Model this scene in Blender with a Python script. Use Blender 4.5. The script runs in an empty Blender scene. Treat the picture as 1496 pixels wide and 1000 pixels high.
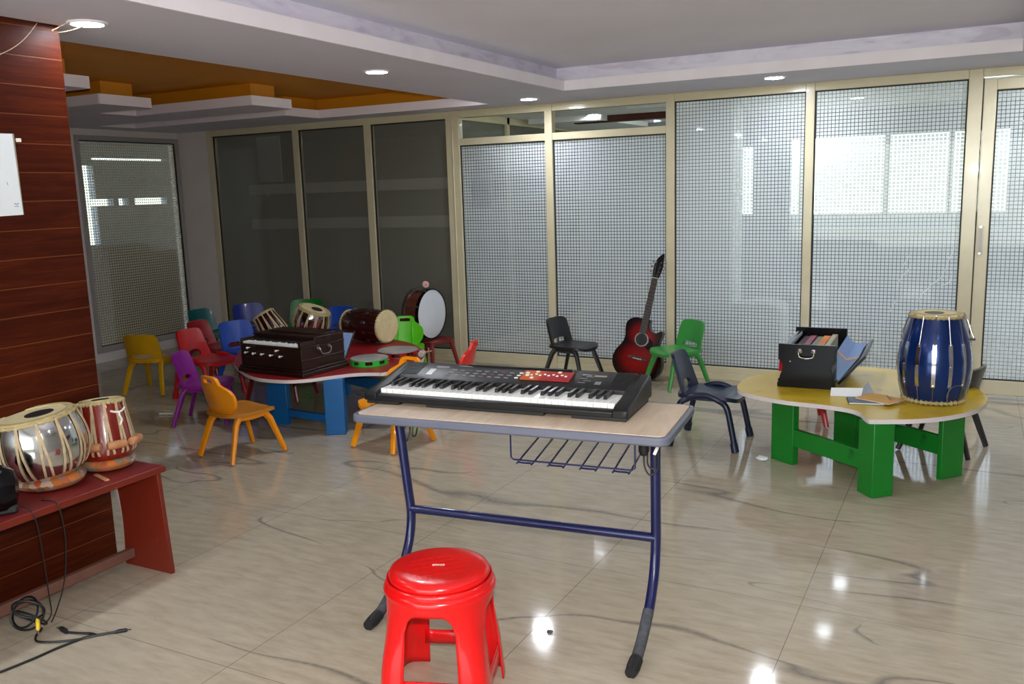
import bpy, bmesh, math, random
from mathutils import Vector, Matrix, Euler
random.seed(7)
PI = math.pi
scn = bpy.context.scene
COL = scn.collection
R = math.radians
def V(*a): return Vector(a)

# ------------------------------------------------------------------ materials
def s2l(c):
    c = c/255.0
    return c/12.92 if c <= .04045 else ((c+.055)/1.055)**2.4
def rgb(r, g, b): return (s2l(r), s2l(g), s2l(b), 1)
class NT:
    def __init__(s, name):
        s.m = bpy.data.materials.new(name); s.m.use_nodes = True
        s.t = s.m.node_tree; s.n = s.t.nodes; s.n.clear()
        s.out = s.new('ShaderNodeOutputMaterial')
    def new(s, typ, **kw):
        n = s.n.new(typ)
        for k, v in kw.items():
            if k in ('operation', 'blend_type', 'data_type', 'noise_dimensions', 'feature', 'distance'): setattr(n, k, v)
        return n
    def link(s, a, b): s.t.links.new(a, b)
    def math(s, op, a, b=None, c=None, clamp=False):
        n = s.new('ShaderNodeMath', operation=op); n.use_clamp = clamp
        for i, x in enumerate((a, b, c)):
            if x is None: continue
            if isinstance(x, (int, float)): n.inputs[i].default_value = x
            else: s.link(x, n.inputs[i])
        return n.outputs[0]
    def mixc(s, f, a, b):
        n = s.new('ShaderNodeMix', data_type='RGBA')
        for i, x in ((0, f), (6, a), (7, b)):
            if isinstance(x, (int, float)): n.inputs[i].default_value = x
            elif isinstance(x, tuple): n.inputs[i].default_value = x
            else: s.link(x, n.inputs[i])
        return n.outputs[2]
    def coord(s, kind='Object'):
        return s.new('ShaderNodeTexCoord').outputs[kind]
    def mapping(s, vec, scale=(1, 1, 1), loc=(0, 0, 0), rot=(0, 0, 0)):
        n = s.new('ShaderNodeMapping'); s.link(vec, n.inputs[0])
        n.inputs['Scale'].default_value = scale; n.inputs['Location'].default_value = loc; n.inputs['Rotation'].default_value = rot
        return n.outputs[0]
    def noise(s, vec, scale, detail=3, rough=.5, dist=0):
        n = s.new('ShaderNodeTexNoise'); s.link(vec, n.inputs['Vector'])
        n.inputs['Scale'].default_value = scale; n.inputs['Detail'].default_value = detail
        n.inputs['Roughness'].default_value = rough; n.inputs['Distortion'].default_value = dist
        return n.outputs[0]
    def ramp(s, f, stops):
        n = s.new('ShaderNodeValToRGB'); s.link(f, n.inputs[0])
        e = n.color_ramp.elements
        while len(e) < len(stops): e.new(.5)
        for k, (p, c) in enumerate(stops):
            e[k].position = p; e[k].color = c
        return n.outputs[0]
    def sep(s, vec):
        n = s.new('ShaderNodeSeparateXYZ'); s.link(vec, n.inputs[0]); return n.outputs
    def bsdf(s, col, rough=.5, metal=0, coat=0, spec=.5, bump=None, bstr=.2, bdist=.01):
        n = s.new('ShaderNodeBsdfPrincipled')
        if isinstance(col, tuple): n.inputs['Base Color'].default_value = col
        else: s.link(col, n.inputs['Base Color'])
        if isinstance(rough, (int, float)): n.inputs['Roughness'].default_value = rough
        else: s.link(rough, n.inputs['Roughness'])
        n.inputs['Metallic'].default_value = metal
        n.inputs['Coat Weight'].default_value = coat
        n.inputs['Specular IOR Level'].default_value = spec
        if bump is not None:
            b = s.new('ShaderNodeBump'); b.inputs['Strength'].default_value = bstr; b.inputs['Distance'].default_value = bdist
            s.link(bump, b.inputs['Height']); s.link(b.outputs[0], n.inputs['Normal'])
        return n.outputs[0]
    def done(s, sh): s.link(sh, s.out.inputs[0]); return s.m

def simple(name, c, rough=.45, metal=0, coat=0, spec=.5, var=.10, scale=14, bstr=0):
    t = NT(name); v = t.noise(t.coord(), scale, 4)
    c2 = tuple(max(0, x*(1-var)) for x in c[:3])+(1,)
    c3 = tuple(min(1, x*(1+var)) for x in c[:3])+(1,)
    col = t.ramp(v, [(.3, c2), (.7, c3)])
    return t.done(t.bsdf(col, rough, metal, coat, spec, v if bstr else None, bstr))

def worn(name, c, cw, rough=.45, amount=.62, scale=22):
    t = NT(name); co = t.coord(); v = t.noise(co, scale, 5, .65); v2 = t.noise(co, 5, 3)
    f = t.ramp(v, [(amount, (0, 0, 0, 1)), (amount+.06, (1, 1, 1, 1))])
    base = t.ramp(v2, [(.3, tuple(x*.88 for x in c[:3])+(1,)), (.7, c)])
    return t.done(t.bsdf(t.mixc(f, base, cw), rough))

def wood(name, c1, c2, rough=.3, scale=(3, 30, 30), coat=.2):
    t = NT(name); v = t.noise(t.mapping(t.coord(), scale), 1.6, 6, .6, .6)
    col = t.ramp(v, [(.3, c1), (.7, c2)])
    return t.done(t.bsdf(col, rough, 0, coat, .5, v, .05))

def emit(name, c, st):
    t = NT(name); e = t.new('ShaderNodeEmission'); e.inputs[0].default_value = c; e.inputs[1].default_value = st
    return t.done(e.outputs[0])

M = {}
def mk_floor():
    t = NT('marble_tile'); co = t.coord(); x, y, z = t.sep(co)
    big = t.noise(co, .9, 4); fine = t.noise(t.mapping(co, (2.2, 9, 1), rot=(0, 0, .12)), 3.2, 7, .62)
    spk = t.noise(co, 45, 3)
    base = t.ramp(t.math('ADD', t.math('MULTIPLY', big, .35), t.math('MULTIPLY', fine, .65)),
                  [(.32, rgb(160, 148, 127)), (.52, rgb(179, 167, 147)), (.72, rgb(191, 180, 160))])
    # sparse long grey veins: thin ridges of a stretched noise, kept only where a second noise lets them through
    vn = t.noise(t.mapping(co, (.42, 1.25, 1), loc=(3.1, 1.7, 0), rot=(0, 0, -.16)), 1.0, 3.2, .42, .35)
    ridge = t.math('ABSOLUTE', t.math('SUBTRACT', vn, .5))
    msk = t.noise(t.mapping(co, (.9, 1.6, 1), loc=(9.3, 4.2, 0)), .95, 2)
    wid = t.math('MULTIPLY', t.math('SUBTRACT', msk, .45, clamp=True), .10)
    vein = t.math('SUBTRACT', 1, t.math('DIVIDE', ridge, t.math('MAXIMUM', wid, .0002)), clamp=True)
    vein = t.math('MULTIPLY', t.math('MULTIPLY', vein, .8), t.math('ADD', .35, t.math('MULTIPLY', spk, .9)), clamp=True)
    col = t.mixc(vein, base, rgb(92, 92, 92))
    col = t.mixc(t.math('MULTIPLY', t.math('SUBTRACT', spk, .66, clamp=True), 1.2), col, rgb(120, 108, 92))
    def joint(c, off, per):
        f = t.math('FRACT', t.math('DIVIDE', t.math('SUBTRACT', c, off), per))
        d = t.math('MULTIPLY', t.math('MINIMUM', f, t.math('SUBTRACT', 1, f)), per)
        return t.math('LESS_THAN', d, .0014)
    j = t.math('MAXIMUM', joint(x, -.489, .80), joint(y, 3.09, 1.18))
    col = t.mixc(t.math('MULTIPLY', j, .75), col, rgb(96, 88, 76))
    rgh = t.math('ADD', .035, t.math('MULTIPLY', fine, .09))
    M['floor'] = t.done(t.bsdf(col, rgh, 0, 0, .42))
mk_floor()
def mk_planks():
    t = NT('laminate_planks'); co = t.coord(); x, y, z = t.sep(co)
    q = t.math('DIVIDE', t.math('SUBTRACT', z, .758-.108*10), .1082)
    row = t.math('FLOOR', q); f = t.math('FRACT', q)
    cb = t.new('ShaderNodeCombineXYZ'); t.link(t.math('MULTIPLY', row, 7.3), cb.inputs[0]); t.link(t.math('MULTIPLY', y, 2.2), cb.inputs[1]); t.link(t.math('MULTIPLY', z, 34), cb.inputs[2])
    g = t.noise(cb.outputs[0], 1.5, 6, .62, .9)
    big = t.noise(co, 3.0, 3)
    col = t.ramp(t.math('ADD', t.math('MULTIPLY', g, .75), t.math('MULTIPLY', big, .25)), [(.33, rgb(48, 13, 3)), (.5, rgb(65, 20, 5)), (.68, rgb(82, 31, 9))])
    e = t.math('MINIMUM', f, t.math('SUBTRACT', 1, f))
    gr = t.math('LESS_THAN', e, .016)
    col = t.mixc(t.math('MULTIPLY', gr, .75), col, rgb(112, 66, 38))
    M['planks'] = t.done(t.bsdf(col, .42, 0, 0, .12, t.math('MINIMUM', e, .03), .3, .05))
mk_planks()
def mk_grid(name, tint, pitch, line, square_through):
    # frosted film squares on clear glass, gaps tinted grey to paint a dimmer view behind
    t = NT(name); co = t.coord(); x, y, z = t.sep(co)
    u = t.math('ADD', x, y)
    def gap(c):
        f = t.math('FRACT', t.math('DIVIDE', c, pitch))
        return t.math('LESS_THAN', f, line/pitch)
    g = t.math('MAXIMUM', gap(u), gap(z))
    d = t.new('ShaderNodeBsdfDiffuse'); d.inputs[0].default_value = tint
    tl = t.new('ShaderNodeBsdfTranslucent'); tl.inputs[0].default_value = tint
    m1 = t.new('ShaderNodeMixShader'); m1.inputs[0].default_value = .5
    t.link(d.outputs[0], m1.inputs[1]); t.link(tl.outputs[0], m1.inputs[2])
    tr = t.new('ShaderNodeBsdfTransparent'); tr.inputs[0].default_value = (.46, .48, .51, 1)
    m2 = t.new('ShaderNodeMixShader'); m2.inputs[0].default_value = square_through
    t.link(m1.outputs[0], m2.inputs[1]); t.link(tr.outputs[0], m2.inputs[2])
    m3 = t.new('ShaderNodeMixShader'); t.link(g, m3.inputs[0]); t.link(m2.outputs[0], m3.inputs[1]); t.link(tr.outputs[0], m3.inputs[2])
    fr = t.new('ShaderNodeFresnel'); fr.inputs[0].default_value = 1.45
    gl = t.new('ShaderNodeBsdfGlossy'); gl.inputs['Roughness'].default_value = .035
    m4 = t.new('ShaderNodeMixShader'); t.link(fr.outputs[0], m4.inputs[0]); t.link(m3.outputs[0], m4.inputs[1]); t.link(gl.outputs[0], m4.inputs[2])
    return t.done(m4.outputs[0])
M['grid'] = mk_grid('frosted_grid_glass', (.88, .93, .98, 1), .0256, .0044, .035)
M['grid_warm'] = mk_grid('frosted_grid_glass_warm', (.72, .62, .42, 1), .0256, .0048, .16)
def mk_clear():
    t = NT('clear_glass')
    tr = t.new('ShaderNodeBsdfTransparent'); tr.inputs[0].default_value = (.95, .97, .96, 1)
    gl = t.new('ShaderNodeBsdfGlossy'); gl.inputs['Roughness'].default_value = .02
    fr = t.new('ShaderNodeFresnel'); fr.inputs[0].default_value = 1.3
    m = t.new('ShaderNodeMixShader'); t.link(fr.outputs[0], m.inputs[0]); t.link(tr.outputs[0], m.inputs[1]); t.link(gl.outputs[0], m.inputs[2])
    M['clear'] = t.done(m.outputs[0])
mk_clear()
def mk_tint():
    t = NT('dark_film_glass')
    d = t.bsdf(rgb(122, 122, 112), .07, 0, 0, .5)
    tr = t.new('ShaderNodeBsdfTransparent'); tr.inputs[0].default_value = (.95, .94, .9, 1)
    m = t.new('ShaderNodeMixShader'); m.inputs[0].default_value = .35
    t.link(d, m.inputs[1]); t.link(tr.outputs[0], m.inputs[2]); M['tint'] = t.done(m.outputs[0])
mk_tint()
def mk_marbled():
    t = NT('lavender_marble_paper'); co = t.coord()
    v = t.noise(t.mapping(co, (1.2, 1.2, 5)), 2.4, 6, .6, 1.2)
    c = t.ramp(v, [(.36, rgb(216, 208, 226)), (.46, rgb(230, 224, 240)), (.62, rgb(238, 233, 246))])
    M['lavender'] = t.done(t.bsdf(c, .5))
mk_marbled()
def mk_sunburst():
    t = NT('guitar_sunburst'); x, y, z = t.sep(t.coord())
    # u = x across, v = z up the body; distance from the bouts' middles
    def blob(cx, cz, rx, rz):
        a = t.math('POWER', t.math('DIVIDE', t.math('SUBTRACT', x, cx), rx), 2)
        b = t.math('POWER', t.math('DIVIDE', t.math('SUBTRACT', z, cz), rz), 2)
        return t.math('SQRT', t.math('ADD', a, b))
    d = t.math('MINIMUM', blob(0, .165, .205, .175), blob(0, .36, .155, .14))
    c = t.ramp(d, [(.0, rgb(150, 14, 12)), (.5, rgb(112, 6, 8)), (.76, rgb(54, 3, 6)), (.96, rgb(8, 4, 5))])
    M['sunburst'] = t.done(t.bsdf(c, .18, 0, .1, .3))
mk_sunburst()
def mk_patch(name, cols, scale=38):
    t = NT(name); vo = t.new('ShaderNodeTexVoronoi'); t.link(t.coord(), vo.inputs['Vector']); vo.inputs['Scale'].default_value = scale
    n = t.new('ShaderNodeSeparateColor'); t.link(vo.outputs['Color'], n.inputs[0])
    k = len(cols); c = t.ramp(n.outputs[0], [(i/k, q) for i, q in enumerate(cols)])
    M[name] = t.done(t.bsdf(c, .85, bump=t.noise(t.coord(), 160, 2), bstr=.3))
mk_patch('patchwork', [rgb(150, 96, 48), rgb(206, 110, 40), rgb(120, 104, 78), rgb(186, 160, 150), rgb(98, 88, 60), rgb(190, 84, 36), rgb(140, 120, 110)])

M['plaster'] = simple('grey_white_plaster', rgb(178, 172, 168), .85, var=.03, scale=5)
M['wallgrey'] = simple('corner_plaster', rgb(222, 216, 214), .8, var=.03, scale=5)
M['slab'] = simple('ceiling_paint', rgb(220, 219, 236), .75, var=.03, scale=3)
M['upper'] = simple('ceiling_upper_paint', rgb(240, 238, 252), .85, var=.03, scale=2)
M['white'] = simple('white_paint', rgb(246, 240, 250), .6, var=.03, scale=5)
M['orange'] = simple('orange_paint', rgb(212, 140, 18), .6, var=.04, scale=4)
M['alu'] = simple('cream_powder_coat', rgb(204, 194, 164), .26, 0, .2, var=.04, scale=9)
M['alugrey'] = simple('grey_powder_coat', rgb(166, 160, 158), .35, 0, .1, var=.04, scale=9)
M['crease_glare'] = simple('crease_glare_film', rgb(236, 240, 244), .25, var=.02)  # white colour stands for light glinting on the folds of the film
M['gasket'] = simple('black_rubber_gasket', rgb(22, 22, 22), .6, var=.1)
M['black'] = simple('black_plastic', rgb(19, 19, 21), .40, spec=.35, var=.15)
M['blackmat'] = simple('matt_black_plastic', rgb(20, 20, 22), .55, var=.15)
M['blackgl'] = simple('gloss_black_lacquer', rgb(8, 7, 10), .2, 0, 0, .22, var=.1)
M['chrome'] = simple('polished_steel', rgb(205, 205, 205), .12, 1, var=.05, scale=30)
M['steel'] = simple('dull_steel', rgb(150, 150, 150), .3, 1, var=.08, scale=30)
M['navy'] = simple('navy_enamel', rgb(14, 21, 72), .28, 0, .3, var=.1)
M['desklam'] = wood('pale_oak_laminate', rgb(196, 172, 146), rgb(222, 202, 178), .38, (14, 2.0, 8), 0)
M['deskedge'] = worn('grey_plastic_edge', rgb(104, 107, 124), rgb(84, 86, 98), .42, .66, 18)
M['redplast'] = simple('red_stool_plastic', rgb(214, 14, 16), .24, 0, .2, var=.06, scale=9)
M['keywhite'] = simple('white_key_plastic', rgb(244, 244, 242), .25, var=.01)
M['keyblack'] = simple('black_key_plastic', rgb(22, 22, 24), .28, var=.1)
M['panelred'] = NT('red_button_panel')
t = M['panelred']; x, y, z = t.sep(t.coord())
M['panelred'] = t.done(t.bsdf(t.ramp(t.math('MULTIPLY_ADD', x, 3.6, .5), [(.0, rgb(196, 96, 36)), (.38, rgb(190, 84, 34)), (.46, rgb(160, 22, 26)), (1, rgb(150, 16, 24))]), .35))
M['lblgrey'] = simple('grey_panel_print', rgb(134, 134, 136), .5)
M['lblpink'] = simple('pink_panel_print', rgb(124, 70, 86), .5)
M['lblgold'] = simple('pale_panel_print', rgb(150, 145, 128), .35)
M['ivory'] = simple('ivory_button', rgb(236, 232, 224), .4, var=.02)
M['harm'] = wood('dark_stained_teak', rgb(24, 10, 7), rgb(42, 17, 11), .34, (3, 26, 26), 0)
M['skin'] = simple('drum_skin', rgb(206, 192, 148), .6, var=.10, scale=25)
M['skinrim'] = simple('drum_skin_rim', rgb(176, 158, 112), .7, var=.16, scale=40)
M['syahi'] = simple('black_drum_paste', rgb(26, 25, 25), .5, var=.2, scale=60)
M['strap'] = simple('rawhide_strap', rgb(186, 164, 132), .7, var=.16, scale=40)
M['tablared'] = wood('red_lacquered_wood', rgb(104, 20, 10), rgb(140, 34, 16), .25, (30, 30, 4), .4)
M['peg'] = wood('turned_peg_wood', rgb(170, 112, 74), rgb(196, 140, 98), .6, (20, 20, 4), 0)
M['dholwood'] = wood('dark_maroon_lacquer', rgb(30, 8, 8), rgb(52, 14, 12), .2, (30, 4, 30), .5)
M['bluemet'] = simple('blue_metallic_lacquer', rgb(3, 44, 112), .22, .45, .4, var=.2, scale=3)
M['bench'] = worn('red_bench_paint', rgb(112, 32, 15), rgb(190, 104, 70), .42, .68, 26)
M['benchtop'] = worn('red_bench_top', rgb(116, 28, 30), rgb(180, 96, 92), .4, .7, 30)
M['benchedge'] = simple('cream_edge_band', rgb(190, 176, 152), .5)
M['bar'] = simple('brown_foot_bar', rgb(112, 76, 64), .45)
M['yellowtop'] = worn('yellow_table_paint', rgb(206, 172, 26), rgb(186, 142, 24), .3, .6, 8)
M['redtop'] = worn('red_table_paint', rgb(146, 30, 34), rgb(120, 24, 28), .35, .6, 8)
M['lipping'] = worn('white_edge_lipping', rgb(222, 212, 214), rgb(130, 112, 112), .5, .66, 60)
M['greenpaint'] = worn('green_leg_paint', rgb(14, 124, 36), rgb(10, 92, 28), .32, .62, 9)
M['bluepaint'] = worn('blue_leg_paint', rgb(8, 98, 166), rgb(6, 80, 142), .34, .62, 9)
M['paper'] = simple('white_paper', rgb(226, 232, 238), .8, var=.015)
M['papergrey'] = simple('grey_paper', rgb(150, 156, 164), .8, var=.05)
M['ink'] = simple('blue_ink', rgb(70, 96, 140), .8)
M['cardyellow'] = simple('ochre_paper_cover', rgb(206, 150, 44), .55, var=.05)
M['bluepaper'] = simple('pale_blue_cloth', rgb(120, 146, 190), .7, var=.06)
M['beige'] = simple('tan_card', rgb(196, 160, 136), .7, var=.05)
M['tambgreen'] = simple('green_tambourine_plastic', rgb(40, 180, 60), .3, var=.08)
M['tambred'] = simple('red_tambourine_plastic', rgb(150, 22, 26), .3, var=.08)
M['tambskin'] = simple('grey_plastic_head', rgb(150, 146, 144), .35, var=.04)
M['drumhead'] = simple('white_plastic_head', rgb(206, 210, 216), .4, var=.03, scale=6)
M['drumshell'] = wood('brown_drum_shell', rgb(70, 34, 24), rgb(98, 52, 36), .22, (20, 20, 4), .4)
M['felt'] = simple('pale_pink_felt', rgb(206, 160, 156), .9, var=.1)
M['beater'] = simple('grey_felt', rgb(170, 166, 160), .9, var=.08)
M['ebony'] = simple('dark_fingerboard', rgb(48, 32, 26), .4, var=.15)
M['cable'] = simple('black_cable_rubber', rgb(16, 16, 18), .45)
M['rcayellow'] = simple('yellow_connector', rgb(226, 190, 30), .4)
M['dust'] = simple('worn_grey_rubber', rgb(70, 72, 78), .8, var=.3, scale=60)
M['led'] = emit('led_diffuser', (.88, .93, 1, 1), 520)
M['led_dim'] = emit('led_diffuser_weak', (.86, .92, 1, 1), 190)
M['led_corridor'] = emit('led_diffuser_corridor', (.95, .97, 1, 1), 230)
M['wire'] = simple('pale_wire', rgb(186, 160, 130), .5)
M['corr_floor'] = simple('corridor_floor', rgb(120, 122, 126), .3, var=.05, scale=2)
M['corr_wall'] = simple('corridor_wall_paint', rgb(160, 168, 178), .8, var=.03, scale=2)
M['corr_white'] = simple('corridor_white_paint', rgb(224, 226, 228), .8, var=.02, scale=2)
M['corr_dark'] = simple('dark_corridor_lower', rgb(60, 64, 74), .7, var=.05, scale=2)
M['ledge'] = simple('pale_blue_sill', rgb(140, 172, 200), .6)
def plast(name, c, r=.3):
    M[name] = simple("plastic_"+name, c, r, 0, .15, var=.06, scale=8)
plast('amber', rgb(240, 148, 8)); plast('yellow', rgb(208, 158, 8)); plast('red', rgb(186, 22, 30)); plast('dred', rgb(150, 18, 28))
plast('purple', rgb(136, 34, 140)); plast('teal', rgb(8, 92, 92)); plast('blue', rgb(34, 78, 178)); plast('dblue', rgb(36, 52, 140))
plast('green', rgb(44, 146, 56)); plast('lime', rgb(92, 196, 34)); plast('navychair', rgb(10, 22, 52)); plast('blackchair', rgb(30, 30, 32), .38)
plast('brightred', rgb(226, 36, 24)); plast('dgreen', rgb(16, 120, 40)); plast('stoolred', rgb(120, 26, 26)); plast('greenchair', rgb(56, 140, 62))

# ------------------------------------------------------------------ mesh builder
class MB:
    def __init__(s): s.bm = bmesh.new(); s.mi = 0
    def _f(s, vs):
        try: f = s.bm.faces.new(vs); f.material_index = s.mi; return f
        except ValueError: return None
    def box(s, c, d, M4=None):
        cx, cy, cz = c; dx, dy, dz = (k/2 for k in d)
        vs = []
        for z in (-dz, dz):
            for x, y in ((-dx, -dy), (dx, -dy), (dx, dy), (-dx, dy)):
                p = V(x, y, z)
                if M4 is not None: p = M4 @ p
                vs.append(s.bm.verts.new(p+V(cx, cy, cz)))
        for q in ((3, 2, 1, 0), (4, 5, 6, 7), (0, 1, 5, 4), (1, 2, 6, 5), (2, 3, 7, 6), (3, 0, 4, 7)): s._f([vs[i] for i in q])
        return s
    def span(s, a, b):
        return s.box([(a[i]+b[i])/2 for i in range(3)], [abs(b[i]-a[i]) for i in range(3)])
    def prism(s, pts, z0, z1, fn=None, side_mi=None):
        n = len(pts)
        ar = sum(pts[i][0]*pts[(i+1) % n][1]-pts[(i+1) % n][0]*pts[i][1] for i in range(n))
        if ar < 0: pts = pts[::-1]
        fn = fn or (lambda x, y, z: V(x, y, z))
        a = [s.bm.verts.new(fn(x, y, z0)) for x, y in pts]; b = [s.bm.verts.new(fn(x, y, z1)) for x, y in pts]
        s._f(a[::-1]); s._f(b); k = s.mi
        if side_mi is not None: s.mi = side_mi
        for i in range(n): s._f([a[i], a[(i+1) % n], b[(i+1) % n], b[i]])
        s.mi = k
        return s
    def rings(s, rs, closed=False, cap=True):
        L = [[s.bm.verts.new(p) for p in r] for r in rs]; n = len(L[0]); m = len(L)
        for j in range(m if closed else m-1):
            A, B = L[j], L[(j+1) % m]
            for i in range(n): s._f([A[i], A[(i+1) % n], B[(i+1) % n], B[i]])
        if cap and not closed:
            s._f(L[0][::-1]); s._f(L[-1])
        return s
    def tube(s, pts, r, n=8, closed=False, flat=1.0, up=None):
        pts = [Vector(p) for p in pts]; m = len(pts); rs = []
        rad = (lambda i: r[i]) if isinstance(r, (list, tuple)) else (lambda i: r)
        prev = None
        for i in range(m):
            if closed: tg = pts[(i+1) % m]-pts[i-1]
            else: tg = pts[min(i+1, m-1)]-pts[max(i-1, 0)]
            tg.normalize()
            if up is not None: a = Vector(up)
            elif prev is None: a = V(0, 0, 1) if abs(tg.z) < .9 else V(1, 0, 0)
            else: a = prev
            nx = (a-tg*a.dot(tg)).normalized(); ny = tg.cross(nx); prev = nx
            rs.append([pts[i]+nx*(math.cos(2*PI*k/n)*rad(i))+ny*(math.sin(2*PI*k/n)*rad(i)*flat) for k in range(n)])
        return s.rings(rs, closed)
    def cyl(s, a, b, r0, r1=None, n=20): return s.tube([a, b], [r0, r0 if r1 is None else r1], n)
    def lathe(s, prof, n=40, M4=None):
        rs = []
        for r, z in prof:
            rs.append([V(max(r, 1e-5)*math.cos(2*PI*k/n), max(r, 1e-5)*math.sin(2*PI*k/n), z) for k in range(n)])
        if M4 is not None: rs = [[M4 @ p for p in q] for q in rs]
        return s.rings(rs, prof[0][0] > 0, True)
    def strip(s, pts, nrm, w, t):
        rs = []; m = len(pts)
        for i in range(m):
            tg = (Vector(pts[min(i+1, m-1)])-Vector(pts[max(i-1, 0)])).normalized()
            n = Vector(nrm[i]).normalized(); sd = tg.cross(n).normalized(); p = Vector(pts[i])
            rs.append([p-sd*w/2-n*t/2, p+sd*w/2-n*t/2, p+sd*w/2+n*t/2, p-sd*w/2+n*t/2])
        return s.rings(rs)
    def plate(s, outer, inner, nr, th, fn):
        # flat panel between an outline and a hole (or its middle), lifted into place by fn(u, v, w)
        n = len(outer)
        if inner is None:
            cx = sum(p[0] for p in outer)/n; cy = sum(p[1] for p in outer)/n
            inner = [(cx+(p[0]-cx)*.02, cy+(p[1]-cy)*.02) for p in outer]; hole = False
        else: hole = True
        sh = []
        for w in (-th/2, th/2):
            sh.append([[s.bm.verts.new(fn(o[0]+(i[0]-o[0])*k/nr, o[1]+(i[1]-o[1])*k/nr, w)) for o, i in zip(outer, inner)] for k in range(nr+1)])
        for q, fl in ((0, 1), (1, 0)):
            for k in range(nr):
                for i in range(n):
                    f = [sh[q][k][i], sh[q][k][(i+1) % n], sh[q][k+1][(i+1) % n], sh[q][k+1][i]]
                    s._f(f[::-1] if fl else f)
            if not hole: s._f(sh[q][nr][::-1] if fl else sh[q][nr])
        for i in range(n):
            s._f([sh[0][0][i], sh[0][0][(i+1) % n], sh[1][0][(i+1) % n], sh[1][0][i]])
            if hole: s._f([sh[1][nr][i], sh[1][nr][(i+1) % n], sh[0][nr][(i+1) % n], sh[0][nr][i]])
        return s
    def grid(s, fn, nu, nv):
        vs = [[s.bm.verts.new(fn(i/nu, j/nv)) for j in range(nv+1)] for i in range(nu+1)]
        for i in range(nu):
            for j in range(nv): s._f([vs[i][j], vs[i+1][j], vs[i+1][j+1], vs[i][j+1]])
        return s
    def build(s, name, mat, parent=None, smooth=True, bevel=0, sub=0, solid=0, ang=38, merge=0, seg=2):
        if merge: bmesh.ops.remove_doubles(s.bm, verts=s.bm.verts, dist=merge)
        bmesh.ops.recalc_face_normals(s.bm, faces=s.bm.faces)
        me = bpy.data.meshes.new(name); s.bm.to_mesh(me); s.bm.free()
        for m in (mat if isinstance(mat, list) else [mat]): me.materials.append(m)
        o = bpy.data.objects.new(name, me); COL.objects.link(o)
        if smooth:
            me.polygons.foreach_set('use_smooth', [True]*len(me.polygons)); me.set_sharp_from_angle(angle=R(ang))
        if solid:
            k = o.modifiers.new('thickness', 'SOLIDIFY'); k.thickness = solid; k.offset = -1
        if bevel:
            k = o.modifiers.new('edge', 'BEVEL'); k.width = bevel; k.segments = seg; k.limit_method = 'ANGLE'; k.angle_limit = R(35)
        if sub:
            k = o.modifiers.new('sub', 'SUBSURF'); k.levels = sub; k.render_levels = sub
        if parent is not None: o.parent = parent
        return o

def tag(o, label, cat, group=None, kind=None):
    o['label'] = label; o['category'] = cat
    if group: o['group'] = group
    if kind: o['kind'] = kind
    return o
def thing(name, label, cat, loc=(0, 0, 0), rz=0, group=None, rot=None):
    o = bpy.data.objects.new(name, None); COL.objects.link(o); o.empty_display_size = .05
    o.location = loc; o.rotation_euler = rot if rot is not None else (0, 0, R(rz))
    return tag(o, label, cat, group)
def struct(o): o['kind'] = 'structure'; return o
def dup(o, parent, loc=None, rot=None):
    c = o.copy(); COL.objects.link(c); c.parent = parent
    if loc is not None: c.location = loc
    if rot is not None: c.rotation_euler = rot
    return c
def smoothloop(pts, k=6):
    n = len(pts); out = []
    for i in range(n):
        p0, p1, p2, p3 = (Vector(pts[(i+j-1) % n]) for j in range(4))
        for q in range(k):
            t = q/k
            out.append(tuple(.5*((2*p1)+(p2-p0)*t+(2*p0-5*p1+4*p2-p3)*t*t+(3*p1-p0-3*p2+p3)*t**3)))
    return out
def smoothline(pts, k=6):
    pts = [Vector(p) for p in pts]; n = len(pts); out = []
    for i in range(n-1):
        p0, p1, p2, p3 = pts[max(i-1, 0)], pts[i], pts[i+1], pts[min(i+2, n-1)]
        for q in range(k):
            t = q/k
            out.append(.5*((2*p1)+(p2-p0)*t+(2*p0-5*p1+4*p2-p3)*t*t+(3*p1-p0-3*p2+p3)*t**3))
    out.append(pts[-1]); return out
def superell(n, a, b, e=4, ph=0):
    out = []
    for i in range(n):
        t = 2*PI*(i+.5)/n; c, s_ = math.cos(t), math.sin(t)
        out.append((a*math.copysign(abs(c)**(2/e), c), b*math.copysign(abs(s_)**(2/e), s_)))
    return out

# ------------------------------------------------------------------ camera (yaw, pitch, roll measured from the room's own lines)
F_PX = 1290.9
yaw, pit, rol = R(-27.741), R(-9.702), R(-1.785)
f = V(math.sin(yaw)*math.cos(pit), math.cos(yaw)*math.cos(pit), math.sin(pit))
r_ = V(math.cos(yaw), -math.sin(yaw), 0); u_ = r_.cross(f)
rr = r_*math.cos(rol)+u_*math.sin(rol); uu = -r_*math.sin(rol)+u_*math.cos(rol)
cam = bpy.data.cameras.new('camera'); cam.sensor_width = 36; cam.lens = 36*F_PX/1496; cam.clip_start = .05
co = bpy.data.objects.new('camera', cam); COL.objects.link(co)
mt = Matrix((rr, uu, -f)).transposed().to_4x4(); mt.translation = V(0, 0, 1.5); co.matrix_world = mt
scn.camera = co

# ------------------------------------------------------------------ room shell
XL, YW, ZC = -7.35, 6.73, 2.19
YB, XR = -3.2, 1.75
struct(MB().span((-8.9, YB-.2, -.12), (5.5, 11, 0)).build('floor', M['floor'], smooth=False))
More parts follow.
